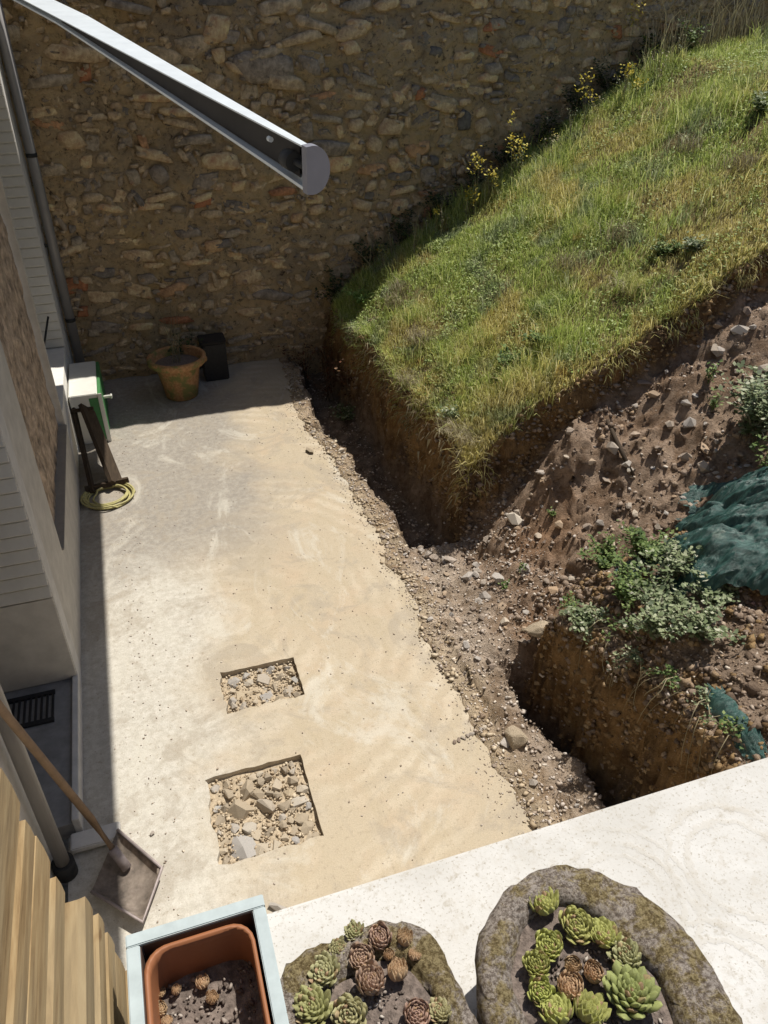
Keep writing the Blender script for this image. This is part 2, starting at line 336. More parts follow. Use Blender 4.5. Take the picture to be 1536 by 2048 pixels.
# ------------------------------------------------------------------ object helpers
def tag(o, label=None, cat=None, group=None, kind=None):
    if label: o['label'] = label
    if cat: o['category'] = cat
    if group: o['group'] = group
    if kind: o['kind'] = kind
    return o
def link(name, me, mat=None, parent=None, loc=None):
    o = bpy.data.objects.new(name, me); C.objects.link(o)
    if mat and me and not me.materials: me.materials.append(MATS[mat])
    if parent: o.parent = parent
    if loc is not None: o.location = loc
    return o
def empty(name, loc=(0, 0, 0), rz=0):
    o = bpy.data.objects.new(name, None); C.objects.link(o); o.location = loc; o.rotation_euler = (0, 0, rz)
    o.empty_display_size = 0.1; return o
def np_mesh(name, V, F, smooth=False):
    V = np.asarray(V, np.float32); F = np.asarray(F, np.int32)
    me = bpy.data.meshes.new(name); k = F.shape[1]
    me.vertices.add(len(V)); me.vertices.foreach_set('co', V.ravel())
    me.loops.add(F.size); me.loops.foreach_set('vertex_index', F.ravel())
    me.polygons.add(len(F)); me.polygons.foreach_set('loop_start', np.arange(0, F.size, k, dtype=np.int32))
    me.polygons.foreach_set('loop_total', np.full(len(F), k, np.int32))
    if smooth: me.polygons.foreach_set('use_smooth', np.ones(len(F), bool))
    me.update(calc_edges=True); return me
class MB:
    def __init__(s): s.bm = bmesh.new()
    def box(s, x0, x1, y0, y1, z0, z1, bev=0.0):
        r = bmesh.ops.create_cube(s.bm, size=1)
        for v in r['verts']:
            v.co = Vector(((x0 + x1) / 2 + v.co.x * (x1 - x0), (y0 + y1) / 2 + v.co.y * (y1 - y0), (z0 + z1) / 2 + v.co.z * (z1 - z0)))
        if bev:
            es = list({e for v in r['verts'] for e in v.link_edges})
            bmesh.ops.bevel(s.bm, geom=es, offset=bev, segments=2, affect='EDGES')
        return s
    def tube(s, pts, rad, seg=10, cap=True):
        rings = []; P = [Vector(p) for p in pts]
        for i, p in enumerate(P):
            d = (P[min(i + 1, len(P) - 1)] - P[max(i - 1, 0)]).normalized()
            a = d.cross(Vector((0, 0, 1)) if abs(d.z) < 0.9 else Vector((0, 1, 0))).normalized(); b = d.cross(a)
            r = rad[i] if isinstance(rad, (list, tuple)) else rad
            rings.append([s.bm.verts.new(p + r * (math.cos(t) * a + math.sin(t) * b)) for t in [2 * math.pi * k / seg for k in range(seg)]])
        for A_, B_ in zip(rings, rings[1:]):
            for k in range(seg):
                f = s.bm.faces.new((A_[k], A_[(k + 1) % seg], B_[(k + 1) % seg], B_[k])); f.smooth = True
        if cap: s.bm.faces.new(rings[0]); s.bm.faces.new(rings[-1][::-1])
        return s
    def lathe(s, prof, seg=40, cx=0, cy=0):
        rings = [[s.bm.verts.new((cx + r * math.cos(2 * math.pi * k / seg), cy + r * math.sin(2 * math.pi * k / seg), z)) for k in range(seg)] for r, z in prof]
        for A_, B_ in zip(rings, rings[1:]):
            for k in range(seg):
                f = s.bm.faces.new((A_[k], A_[(k + 1) % seg], B_[(k + 1) % seg], B_[k])); f.smooth = True
        return s
    def prism(s, poly, z0, z1, axis='z'):
        def c(p, t): return (p[0], p[1], t) if axis == 'z' else ((p[0], t, p[1]) if axis == 'y' else (t, p[0], p[1]))
        a = [s.bm.verts.new(c(p, z0)) for p in poly]; b = [s.bm.verts.new(c(p, z1)) for p in poly]; n = len(poly)
        s.bm.faces.new(a); s.bm.faces.new(b[::-1])
        for k in range(n): s.bm.faces.new((a[k], a[(k + 1) % n], b[(k + 1) % n], b[k]))
        return s
    def build(s, name, mat, parent=None, loc=None, smooth=None):
        bmesh.ops.recalc_face_normals(s.bm, faces=s.bm.faces)
        me = bpy.data.meshes.new(name); s.bm.to_mesh(me); s.bm.free()
        if smooth: me.polygons.foreach_set('use_smooth', np.ones(len(me.polygons), bool))
        return link(name, me, mat, parent, loc)

# ================================================================== SETTING
FX = -0.73                      # plane of the house front
YW = 8.43                       # plane of the old stone wall
# --- far ground sheet
MB().box(-300, 300, -300, 300, -1.2, -1.0).build('ground', 'rubble').__setitem__('kind', 'structure')

# --- patio with two open pits and a ragged edge
def edge_x(y):
    y = np.asarray(y, float)
    b = np.interp(y, [0, 2.0, 2.4, 2.8, 3.4, 4.0, 4.7, 5.6, 6.4, 6.7, 7.4, 8.4], [1.50, 1.50, 1.47, 1.46, 1.46, 1.49, 1.50, 1.50, 1.44, 1.36, 1.42, 1.5])
    return b + 0.05 * fbm(y * 2.3, y * 0 + 3.1, 5) + 0.05 * fbm(y * 9, y * 0 + 9.1, 6, 4, 0.6)
outer = [(-0.80, 0.0), (1.50, 0.0)] + [(float(edge_x(y)), float(y)) for y in np.arange(0.05, 8.5, 0.02)] + [(1.45, 8.6), (-0.80, 8.6)]
def rough_rect(x0, x1, y0, y1, s, chips=()):
    P = []
    for a, b in (((x0, y0), (x1, y0)), ((x1, y0), (x1, y1)), ((x1, y1), (x0, y1)), ((x0, y1), (x0, y0))):
        for t in np.linspace(0, 1, 12, endpoint=False):
            x = a[0] + (b[0] - a[0]) * t; y = a[1] + (b[1] - a[1]) * t
            j = 0.004 if a[1] == b[1] == y1 or a[0] == b[0] == x1 else 0.013
            P.append((x + random.uniform(-j, j), y + random.uniform(-j, j)))
    return P
pitS = rough_rect(0.098, 0.572, 3.29, 3.622, 1)
pitL = rough_rect(-0.09, 0.442, 2.325, 2.858, 2)
def cdt_fill(outer, holes):
    V = []; E = []; Fs = []
    for lp in [outer] + holes:
        s = len(V); V += [Vector(p) for p in lp]; n = len(lp)
        E += [(s + i, s + (i + 1) % n) for i in range(n)]
    r = delaunay_2d_cdt(V, E, [], 0, 1e-5)
    vs_, es_, fs_ = r[0], r[1], r[2]
    def inside(p, lp):
        c = False; n = len(lp)
        for i in range(n):
            a, b = lp[i], lp[(i + 1) % n]
            if (a[1] > p[1]) != (b[1] > p[1]) and p[0] < (b[0] - a[0]) * (p[1] - a[1]) / (b[1] - a[1]) + a[0]: c = not c
        return c
    out = []
    for f in fs_:
        cx = sum(vs_[i][0] for i in f) / len(f); cy = sum(vs_[i][1] for i in f) / len(f)
        if inside((cx, cy), outer) and not any(inside((cx, cy), h) for h in holes): out.append(f)
    return vs_, out
vv, ff = cdt_fill(outer, [pitS, pitL])
bm = bmesh.new(); bv = [bm.verts.new((v[0], v[1], 0)) for v in vv]
for f in ff: bm.faces.new([bv[i] for i in f])
bmesh.ops.recalc_face_normals(bm, faces=bm.faces)
ex = bmesh.ops.extrude_face_region(bm, geom=list(bm.faces))
bmesh.ops.translate(bm, verts=[g for g in ex['geom'] if isinstance(g, bmesh.types.BMVert)], vec=(0, 0, -0.11))
bmesh.ops.delete(bm, geom=[v for v in bm.verts if not v.link_faces], context='VERTS')
bmesh.ops.recalc_face_normals(bm, faces=bm.faces)
me = bpy.data.meshes.new('patio'); bm.to_mesh(me); bm.free()
patio = tag(link('patio', me, 'patio_concrete'), kind='structure')
# earth at the bottom of the pits
xs = np.arange(-0.2, 0.7, 0.02); ys = np.arange(2.2, 3.8, 0.02); GX, GY = np.meshgrid(xs, ys)
GZ = -0.036 + 0.014 * fbm(GX * 14, GY * 14, 3)
def grid_mesh(name, GX, GY, GZ, smooth=True):
    ny, nx = GX.shape; V = np.stack([GX, GY, GZ], -1).reshape(-1, 3)
    i = np.arange(ny - 1)[:, None] * nx + np.arange(nx - 1)[None]; i = i.ravel()
    F_ = np.stack([i, i + 1, i + nx + 1, i + nx], -1); return np_mesh(name, V, F_, smooth)
tag(link('pit_earth', grid_mesh('pit_earth', GX, GY, GZ), 'pit_sand'), kind='structure')

# --- dug ground: one height field
ZC = {'top': (0.24, 0.20, 0.10), 'face': (0.33, 0.215, 0.105), 'ramp': (0.38, 0.29, 0.225), 'trench': (0.25, 0.21, 0.18), 'gravel': (0.50, 0.43, 0.36), 'pale': (0.66, 0.57, 0.49), 'mound': (0.33, 0.255, 0.20)}
def terrain(x, y, detail=True):
    n1 = fbm(x * 1.7, y * 1.7, 21); n2 = fbm(x * 6, y * 6, 31, 4, 0.6)
    ex_ = edge_x(y)
    bx = 2.12 + 0.06 * fbm(y * 1.6, y * 0 + 1.0, 41) + 0.035 * fbm(y * 7, x * 3, 42)
    bx = bx - 0.10 * sst(6.8, 7.6, y)
    by = 4.38 + 0.08 * fbm(x * 1.5, x * 0 + 4.0, 43) + 0.045 * fbm(x * 6, y * 3, 44) + 0.06 * sst(3.2, 2.2, x)
    bank = sst(-0.06, 0.05, x - bx) * sst(-0.05, 0.05, y - by)
    zt = 0.78 + 0.60 * (x - 2.12) - 0.45 * np.clip(x - 5.7, 0, 9) + 0.05 * n1 + 0.012 * n2
    zt = zt - 0.10 * sst(2.45, 2.1, x) - 0.06 * sst(4.6, 4.35, y) - 0.22 * sst(8.1, 8.4, y)
    # ramp and saddle
    zr = 0.01 + 0.10 * sst(1.5, 2.1, x) + 0.72 * np.clip(x - 2.1, 0, 1.0) + 0.60 * np.clip(x - 3.1, 0, 4.0) + 0.06 * n1 + 0.035 * n2
    zr = zr - 0.05 * sst(4.1, 4.35, y) * sst(2.3, 2.8, x) + 0.12 * np.exp(-((x - 2.75) ** 2 + (y - 4.15) ** 2) / 0.05) + (0.20 + 0.14 * n1) * sst(3.75, 4.35, y) * sst(2.35, 2.9, x) + 0.07 * fbm(x * 2.9, y * 2.9, 77, 3)
    lip = ex_ + 0.17 + 0.10 * fbm(y * 2.6, y * 0 + 7, 51)
    tr = sst(-0.02, 0.05, x - lip) * (1 - sst(1.98, 2.16, x))
    t1 = tr * sst(4.35, 4.62, y + 0.3 * (x - 1.9)); t2 = tr * sst(3.18, 2.95, y)
    t2 = sst(0.28, 0.36, x - ex_ + 0.12 * n1 - 0.10 * sst(3.0, 2.0, y)) * (1 - sst(1.98, 2.16, x)) * sst(3.25, 2.95, y)
    z = zr - 0.32 * t1 - 0.42 * t2
    # second bank
    sx = 2.04 + 0.05 * fbm(y * 2, y * 0 + 2.0, 61) + 0.03 * fbm(y * 8, x * 3, 62)
    sy = 3.12 + 0.07 * fbm(x * 2, x * 0 + 8.0, 63)
    sb = sst(-0.05, 0.06, x - sx) * sst(0.06, -0.08, y - sy)
    zs = 0.52 + 0.24 * (3.1 - y) + 0.40 * (x - 2.1) + 0.05 * n1 + 0.03 * n2
    zs = zs - 0.1 * sst(2.3, 2.04, x)
    z = lerp(z, np.maximum(zs, z), sb)
    z = lerp(z, zt, bank)
    # hidden below the patio, loose spill over its edge
    z = np.where(x < ex_ + 0.03, -0.03 + 0 * z, z)
    z = np.where((x >= ex_ + 0.0) & (x < lip), 0.004 + 0.018 * n2, z)
    if detail:
        loose = (1 - bank) * sst(0.02, 0.2, x - ex_)
        z = z + (1 - bank) * sst(2.0, 2.5, x) * (0.055 * (1 - np.abs(fbm(x * 4.2, y * 4.2, 73, 4, 0.6)) * 2.2).clip(0, 1) ** 2 + 0.03 * fbm(x * 6, y * 6, 74, 3))
        z = z + loose * (0.024 * fbm(x * 17, y * 17, 71, 3, 0.65) + 0.05 * np.maximum(0, fbm(x * 8, y * 8, 72) - 0.05))
    return z, bank, sb, t1, t2
xs = np.concatenate([np.arange(1.25, 5.2, 0.018), np.arange(5.2, 9.6, 0.06)]); ys = np.concatenate([np.arange(-0.5, 1.2, 0.06), np.arange(1.2, 4.9, 0.018), np.arange(4.9, 8.62, 0.028)])
GX, GY = np.meshgrid(xs, ys)
GZ, BK, SB, T1, T2 = terrain(GX, GY)
gy_, gx_ = np.gradient(GZ); gx_ = gx_ / np.gradient(xs)[None]; gy_ = gy_ / np.gradient(ys)[:, None]
slope = np.hypot(gx_, gy_)
# uneven cut faces: push the steep points sideways
fh = GZ - 0.0
push = sst(1.0, 2.6, slope) * (0.07 * fbm((GX + GY) * 3.5, fh * 6, 81, 3) + 0.05 * fbm((GX + GY) * 10, fh * 14 + 3, 82, 4, 0.65))
PX = GX + push * np.where(np.abs(gx_) > np.abs(gy_), 1, 0); PY = GY + push * np.where(np.abs(gx_) > np.abs(gy_), 0, 1)
me = grid_mesh('soil', PX, PY, GZ)
def col(k): return np.array(ZC[k])
cc = np.zeros(GX.shape + (3,)) + col('ramp')
wn = fbm(GX * 2.2, GY * 2.2, 91)[..., None]
cc = lerp(cc, col('pale'), (sst(2.1, 1.6, GX) * sst(3.0, 3.3, GY) * sst(4.7, 4.3, GY))[..., None] * 0.75)
cc = lerp(cc, np.array((0.55, 0.46, 0.34)), (sst(0.30, 0.0, GX - edge_x(GY) + 0.08 * fbm(GX * 6, GY * 6, 13)))[..., None] * 0.9)
cc = lerp(cc, col('gravel'), (sst(2.2, 1.8, GX) * sst(0.1, 0.3, GX - edge_x(GY)) * sst(0.4, 0.1, np.maximum(T1, T2)))[..., None] * 0.6)
cc = lerp(cc, col('trench'), np.maximum(T1, T2)[..., None])
cc = lerp(cc, col('mound'), (SB)[..., None])
cc = lerp(cc, np.array((0.30, 0.18, 0.15)), (SB * sst(2.9, 3.2, GX) * sst(2.8, 2.5, GY))[..., None] * 0.6)
cc = lerp(cc, np.array((0.33, 0.20, 0.12)), (np.exp(-((GX - 2.45) ** 2 + (GY - 3.85) ** 2) / 0.06) + np.exp(-((GX - 2.1) ** 2 + (GY - 3.25) ** 2) / 0.03))[..., None].clip(0, 1) * 0.75)
cc = lerp(cc, col('top'), BK[..., None])
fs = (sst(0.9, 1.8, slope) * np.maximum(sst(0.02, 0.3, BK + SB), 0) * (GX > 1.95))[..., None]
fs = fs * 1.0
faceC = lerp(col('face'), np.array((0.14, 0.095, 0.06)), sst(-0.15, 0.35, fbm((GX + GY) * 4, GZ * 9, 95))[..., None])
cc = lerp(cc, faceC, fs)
at = me.color_attributes.new('zone', 'FLOAT_COLOR', 'POINT')
at.data.foreach_set('color', np.concatenate([cc.reshape(-1, 3), np.ones((cc.shape[0] * cc.shape[1], 1))], 1).astype(np.float32).ravel())
tag(link('soil', me, 'dug_soil'), kind='structure')
def tz(x, y): return float(terrain(np.array([x]), np.array([y]))[0][0])

# --- old stone wall: mortar core, stones one by one
wall = empty('stone_wall', (3.5, YW, 0)); wall.matrix_world
tag(wall, 'tall old rubble stone wall with rough brown mortar, in shade beyond the patio and grass', 'stone wall')
def WP(o): o.parent = wall; o.matrix_parent_inverse = Matrix.Translation((-3.5, -YW, 0)); return o
wx = np.arange(-1.6, 9.6, 0.018); wz = np.arange(-0.3, 4.13, 0.018); GXw, GZw = np.meshgrid(wx, wz)
rel = 0.0 + 0.035 * fbm(GXw * 2.2, GZw * 2.6, 101) + 0.05 * fbm(GXw * 8, GZw * 12, 102, 5, 0.75)
o = WP(link('mortar', grid_mesh('mortar', GXw, YW + rel, GZw), 'wall_mortar'))
o = WP(MB().box(-1.6, 9.6, YW + 0.12, YW + 0.5, -0.3, 4.10).build('core', 'wall_mortar'))
stones = []
z = 0.02
while z < 4.0:
    hc = random.uniform(0.06, 0.15) * (1.0 + 0.25 * (z > 1.8)); x = -1.2 + random.uniform(0, 0.2)
    while x < 9.0:
        wd = (0.06 + 0.36 * random.random() ** 1.8) * (0.8 if x > 2.2 else 1.05) * (1.25 if z > 2 else 1.0); hh = hc * random.uniform(0.6, 1.2)
        if random.random() < 0.88: stones.append((x + wd / 2, z + hc / 2 + random.uniform(-0.06, 0.06), wd * random.uniform(0.75, 1.05), hh * random.uniform(0.7, 1.15)))
        x += wd + random.uniform(-0.01, 0.025)
    z += hc + 0.004
stones += [(1.55, 2.95, 0.62, 0.28), (0.65, 3.05, 0.36, 0.2), (1.15, 3.25, 0.3, 0.26), (0.2, 2.9, 0.3, 0.2)]
def stone_geo(cx, cz, wd, hh, big=False):
    k = 9; d = random.uniform(-0.008, 0.030) if not big else 0.04
    a0 = random.uniform(0, 6.28); pr = []
    for i in range(k):
        a = a0 + 2 * math.pi * i / k + random.uniform(-0.22, 0.22)
        c_, s_ = math.cos(a), math.sin(a); p = 0.55
        r_ = random.uniform(0.74, 1.08)
        pr.append((0.5 * wd * r_ * math.copysign(abs(c_) ** p, c_), 0.5 * hh * r_ * math.copysign(abs(s_) ** p, s_)))
    sh_ = random.uniform(-0.5, 0.5); ro_ = random.uniform(-0.28, 0.28); pr = [(px * math.cos(ro_) - pz * math.sin(ro_) + sh_ * pz, px * math.sin(ro_) + pz * math.cos(ro_)) for px, pz in pr]
    V = [(cx + px * 1.04, YW + 0.08, cz + pz * 1.04) for px, pz in pr] + [(cx + px, YW - d * 0.45 - 0.008, cz + pz) for px, pz in pr] + \
        [(cx + px * 0.74, YW - d - 0.008 + random.uniform(-0.012, 0.014), cz + pz * 0.74) for px, pz in pr] + [(cx, YW - d - 0.01, cz)]
    F_ = []
    for i in range(k):
        j = (i + 1) % k
        F_ += [(i, j, k + j), (i, k + j, k + i), (k + i, k + j, 2 * k + j), (k + i, 2 * k + j, 2 * k + i), (2 * k + i, 2 * k + j, 3 * k)]
    return V, F_
def vis(s):
    x_, z_, a, b = s
    if z_ > 3.6: return -1
    base = 0.05 if x_ < 2.0 else 0.82 + 0.6 * (x_ - 2.3)
    if z_ < base or x_ < FX: return -1
    return a * b / ((x_ - 1.0) ** 2 + 70)
stones.sort(key=vis, reverse=True)
VV = []; FF = []
for i, s_ in enumerate(stones):
    V, F_ = stone_geo(*s_, big=s_[2] > 0.42)
    if i < 300:
        V = [(a - s_[0], b - YW, c_ - s_[1]) for a, b, c_ in V]
        o = link('stone', np_mesh('stone', V, F_, False), 'wall_stone'); o.parent = wall; o.location = (s_[0] - 3.5, 0, s_[1])
    else:
        n = len(VV); VV += V; FF += [tuple(q + n for q in f) for f in F_]
for _ in range(1500):
    V, F_ = stone_geo(random.uniform(-0.7, 7.2), random.uniform(0.03, 3.7), 0.03 + 0.09 * random.random() ** 2, 0.02 + 0.045 * random.random())
    V = [(a, b - 0.012, c_) for a, b, c_ in V]; n = len(VV); VV += V; FF += [tuple(q + n for q in f) for f in F_]
o = WP(link('small_stones', np_mesh('small_stones', VV, FF, False), 'wall_stone_far')); o['kind'] = 'stuff'

# ================================================================== HOUSE on the left
house = empty('house', (FX - 0.5, 5.2, 0))
tag(house, 'grey rendered house front with lapped siding in its recesses, left of the patio', 'house')
def HP(o): o.parent = house; o.matrix_parent_inverse = Matrix.Translation((-(FX - 0.5), -5.2, 0)); return o
XB = -1.9
# far pier, between second recess and the stone wall
HP(MB().box(XB, FX, 7.93, YW + 0.1, 0.0, 4.3).build('wall_pier', 'house_corner'))
# window pier with an opening y 4.5..6.15, z .56..3.4
HP(MB().box(XB, FX - 0.002, 3.93, 6.35, 0.0, 0.55).box(XB, FX - 0.002, 3.93, 4.48, 0.55, 4.3).box(XB, FX - 0.002, 6.30, 6.35, 0.55, 4.3).box(XB, FX - 0.002, 4.48, 6.30, 3.7, 4.3).build('wall', 'house_render'))
HP(MB().box(XB, FX, 3.77, 3.93, 0.0, 4.3).build('corner_post', 'house_corner'))
jx = np.arange(4.47, 6.31, 0.02); jz = np.arange(0.54, 3.72, 0.02); JY, JZ = np.meshgrid(jx, jz)
JX = FX - 0.055 + 0.022 * fbm(JY * 9, JZ * 7, 201, 4, 0.65)
HP(link('stone_infill', grid_mesh('stone_infill', JX, JY, JZ), 'infill_stone'))
HP(MB().box(FX - 0.09, FX + 0.012, 4.484, 6.296, 0.551, 0.566, 0.003).build('sill', 'frame_grey'))
def sub(o, p): o.parent = p; return o
# low wall of the second recess, lit at its far end
HP(MB().box(XB, FX - 0.01, 6.352, 7.928, 0.0, 0.62).build('low_wall', 'white_render'))
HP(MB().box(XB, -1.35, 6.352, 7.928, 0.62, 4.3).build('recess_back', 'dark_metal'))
# rail leaning in the recess
HP(MB().tube([(-0.95, 7.6, 0.60), (-0.80, 7.75, 1.0)], 0.010, 6).build('rod', 'black_joint'))
# first recess: threshold, floor, drain
HP(MB().box(XB, FX - 0.03, 2.72, 3.768, 0.0, 0.10).build('recess_floor', 'recess_floor'))
HP(MB().box(FX - 0.03, FX + 0.004, 2.72, 3.768, 0.0, 0.125, 0.004).build('threshold', 'house_corner'))
gr = HP(MB().box(-1.32, -0.86, 3.44, 3.47, 0.101, 0.115).box(-1.32, -0.86, 3.66, 3.69, 0.101, 0.115).build('drain_grate', 'dark_metal'))
for k in range(15):
    o = MB().box(-1.31 + k * 0.031, -1.298 + k * 0.031, 3.47, 3.66, 0.101, 0.113).build('grate_bar', 'dark_metal'); o.parent = gr
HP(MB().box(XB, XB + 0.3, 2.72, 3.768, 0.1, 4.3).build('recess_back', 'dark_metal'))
# plain plinth under siding of first recess, then lapped boards
HP(MB().box(-1.6, FX - 0.004, 3.752, 3.768, 0.13, 0.74).build('plinth', 'house_render'))
def boards(y, z0, z1, x0, x1, pitch):
    z = z0; proto = None
    while z < z1:
        if proto is None:
            pr = [(y - 0.022, 0.004), (y - 0.024, 0.010), (y - 0.008, pitch - 0.012), (y - 0.001, pitch - 0.011), (y, pitch), (y, 0.0), (y - 0.006, 0.0)]
            b = MB(); 
            a = [b.bm.verts.new((x0, p[0], p[1])) for p in pr]; c_ = [b.bm.verts.new((x1, p[0], p[1])) for p in pr]; n = len(pr)
            b.bm.faces.new(a); b.bm.faces.new(c_[::-1])
            for k in range(n): b.bm.faces.new((a[k], a[(k + 1) % n], c_[(k + 1) % n], c_[k]))
            o = b.build('board', 'siding'); proto = o
        else:
            o = proto.copy(); C.objects.link(o)
        HP(o); o.location = (0, 0, z + random.uniform(-0.001, 0.001)); z += pitch
boards(3.768, 0.75, 3.6, -1.6, FX - 0.004, 0.088)
boards(7.928, 0.63, 3.7, -1.34, FX - 0.004, 0.088)
# near pier
HP(MB().box(XB, -0.86, 2.30, 2.715, 0.0, 4.3).build('wall_pier', 'house_corner'))
HP(MB().box(XB, -0.86, -1.5, 2.298, 0.0, 4.3).build('wall', 'house_render'))

# corner downpipe by the stone wall
dp = empty('downpipe', (FX + 0.075, 8.27, 0)); tag(dp, 'tall grey downpipe with dark joints in the corner of house and stone wall', 'downpipe')
MB().tube([(0, 0, 0.02), (0, 0, 4.2)], 0.046, 16).build('pipe', 'zinc_pipe', dp)
for z in (0.75, 2.3):
    MB().tube([(0, 0, z), (0, 0, z + 0.035)], 0.05, 16).build('joint', 'black_joint', dp)
MB().box(-0.08, 0.0, -0.012, 0.012, 1.5, 1.53).build('bracket', 'black_joint', dp)
# near downpipe
dp = empty('downpipe', (-0.805, 2.52, 0)); tag(dp, 'grey downpipe rising from the concrete behind the shovel at the near house pier', 'downpipe')
MB().tube([(0, 0, 0.06), (0, 0, 4.0)], 0.033, 16).build('pipe', 'zinc_pipe', dp)
MB().tube([(0, 0, 0.0), (0, 0, 0.10)], 0.052, 16).build('joint', 'black_joint', dp)
MB().box(-0.05, 0.0, -0.055, 0.055, 1.9, 1.94).build('bracket', 'dark_metal', dp)

# awning above the front of the house
aw = empty('awning', (FX, 5.6, 3.85)); tag(aw, 'wide cloth awning reaching out from the house front above the window', 'awning')
AY0, AY1, AXE = 2.95 - 5.6, 7.92 - 5.6, TX * 3.8 - 0.60 - FX
b = MB(); n = 8
for k in range(n + 1):
    t = k / n; x = 0.05 + (AXE - 0.05) * t; z = 0.12 - 0.17 * t - 0.05 * math.sin(math.pi * t)
    v0 = b.bm.verts.new((x, AY0, z)); v1 = b.bm.verts.new((x, AY1, z))
    if k: b.bm.faces.new((p0, p1, v1, v0))
    p0, p1 = v0, v1
bmesh.ops.solidify(b.bm, geom=list(b.bm.faces), thickness=0.004)
b.build('cloth', 'awning_cloth', aw)
MB().box(AXE - 0.02, AXE + 0.03, AY0 - 0.02, AY1 + 0.02, -0.075, -0.02, 0.008).build('front_bar', 'bar_paint', aw)
MB().box(0.0, 0.12, AY0 - 0.04, AY1 + 0.04, 0.05, 0.2, 0.02).build('cassette', 'bar_paint', aw)

# pale metal bar reaching over the patio
NE = Vector((0.236, 1.005, 3.413)); FE = Vector((-0.16, 2.52, 3.562))
D = (FE - NE); FAR = NE + D * 2.35
bar = empty('metal_bar', NE); bar.rotation_euler = (0, 0, 0)
tag(bar, 'long pale grey metal bar with rounded end cap reaching out above the patio', 'metal bar')
L = (FAR - NE).length; dy = (FAR - NE).normalized()
sx_ = dy.cross(Vector((0, 0, 1))).normalized(); up = sx_.cross(dy).normalized()
def bp(u, v, t): return sx_ * u + up * v + dy * t
def extr(poly, t0, t1, name, mat, smooth=False):
    b = MB(); a = [b.bm.verts.new(bp(*p, t0)) for p in poly]; c_ = [b.bm.verts.new(bp(*p, t1)) for p in poly]; n = len(poly)
    b.bm.faces.new(a); b.bm.faces.new(c_[::-1])
    for k in range(n): b.bm.faces.new((a[k], a[(k + 1) % n], c_[(k + 1) % n], c_[k]))
    return b.build(name, mat, bar)
def arc(cx, cy, rx, ry, a0, a1, n): return [(cx + rx * math.cos(R(a0 + (a1 - a0) * k / n)), cy + ry * math.sin(R(a0 + (a1 - a0) * k / n))) for k in range(n + 1)]
def barsec(t):
    k = min(1.0, t / (0.30 * L)); h = lerp(0.0265, 0.0075, k ** 0.9); wd = lerp(0.0, 0.055, k)
    o1 = [(-0.012, h)] + [(x + (wd if x > -0.009 else 0), y * h / 0.0265) for x, y in arc(-0.004, 0.0, 0.013, 0.0265, 90, -90, 12)] + [(-0.010, -h)]
    i1 = [(-0.010, -h + 0.004)] + [(x + (wd if x > -0.009 else 0), y * (h - 0.004) / 0.0225) for x, y in arc(-0.004, 0.0, 0.0105, 0.0225, -90, 90, 12)] + [(-0.012, h - 0.002)]
    return [(x, y + 0.0265 - h) for x, y in o1 + i1]
b = MB(); prev = None
for q in range(13):
    t = L * 0.33 * q / 12 if q < 12 else L
    row = [b.bm.verts.new(bp(*p, t)) for p in barsec(t)]; n = len(row)
    if prev:
        for k in range(n):
            f = b.bm.faces.new((prev[k], prev[(k + 1) % n], row[(k + 1) % n], row[k]))
    else: b.bm.faces.new(row)
    prev = row
b.bm.faces.new(prev[::-1]); b.build('shell', 'bar_paint', bar)
b = MB(); prev = None
for t in (0.03, L * 0.30):
    k = 0 if t < 0.1 else 1; h = lerp(0.019, 0.003, k)
    row = [b.bm.verts.new(bp(x, y + 0.0265 - (0.0265 if not k else 0.0075), t)) for x, y in ((0.0, h), (0.004, h), (0.004, -h), (0.0, -h))]
    if prev:
        for q in range(4): b.bm.faces.new((prev[q], prev[(q + 1) % 4], row[(q + 1) % 4], row[q]))
    prev = row
b.build('channel_back', 'bar_inside', bar)
cap_poly = [(-0.013, 0.0275)] + arc(-0.004, 0.0, 0.024, 0.0285, 90, -90, 18) + [(-0.012, -0.0275)]
extr(cap_poly, -0.012, 0.0, 'end_cap', 'bar_cap')
b = MB(); b.tube([bp(-0.008, 0.0, 0.03), bp(-0.008, 0.0, 0.05)], 0.012, 14).tube([bp(-0.006, 0, 0.0), bp(-0.006, 0, 0.06)], 0.004, 8); b.build('roller', 'black_joint', bar)
MB().tube([bp(-0.012, 0.014, 0.085), bp(-0.012, 0.014, 0.092)], 0.0035, 8).build('screw', 'bar_paint', bar)

# ================================================================== own building: parapet slab in the foreground
bal = tag(MB().box(-0.10, 4.0, 0.12, 0.50, -0.5, 2.55).build('parapet', 'house_render'), 'rendered parapet wall carrying the pale coping slab', 'parapet')
cop = tag(MB().box(-0.115, 4.1, -0.10, 0.535, 2.552, 2.65, 0.006).build('coping_slab', 'render_slab'), 'wide off-white rendered coping slab with circular trowel marks under the pots', 'coping slab')
tag(MB().box(-0.9, 4.1, -1.6, 0.118, 1.75, 1.9).build('balcony_floor', 'house_render'), kind='structure')
tag(MB().box(-0.9, 4.1, -1.8, -1.6, -0.5, 2.0).build('wall_behind', 'house_render'), 'plain rendered wall below and behind the balcony', 'wall')

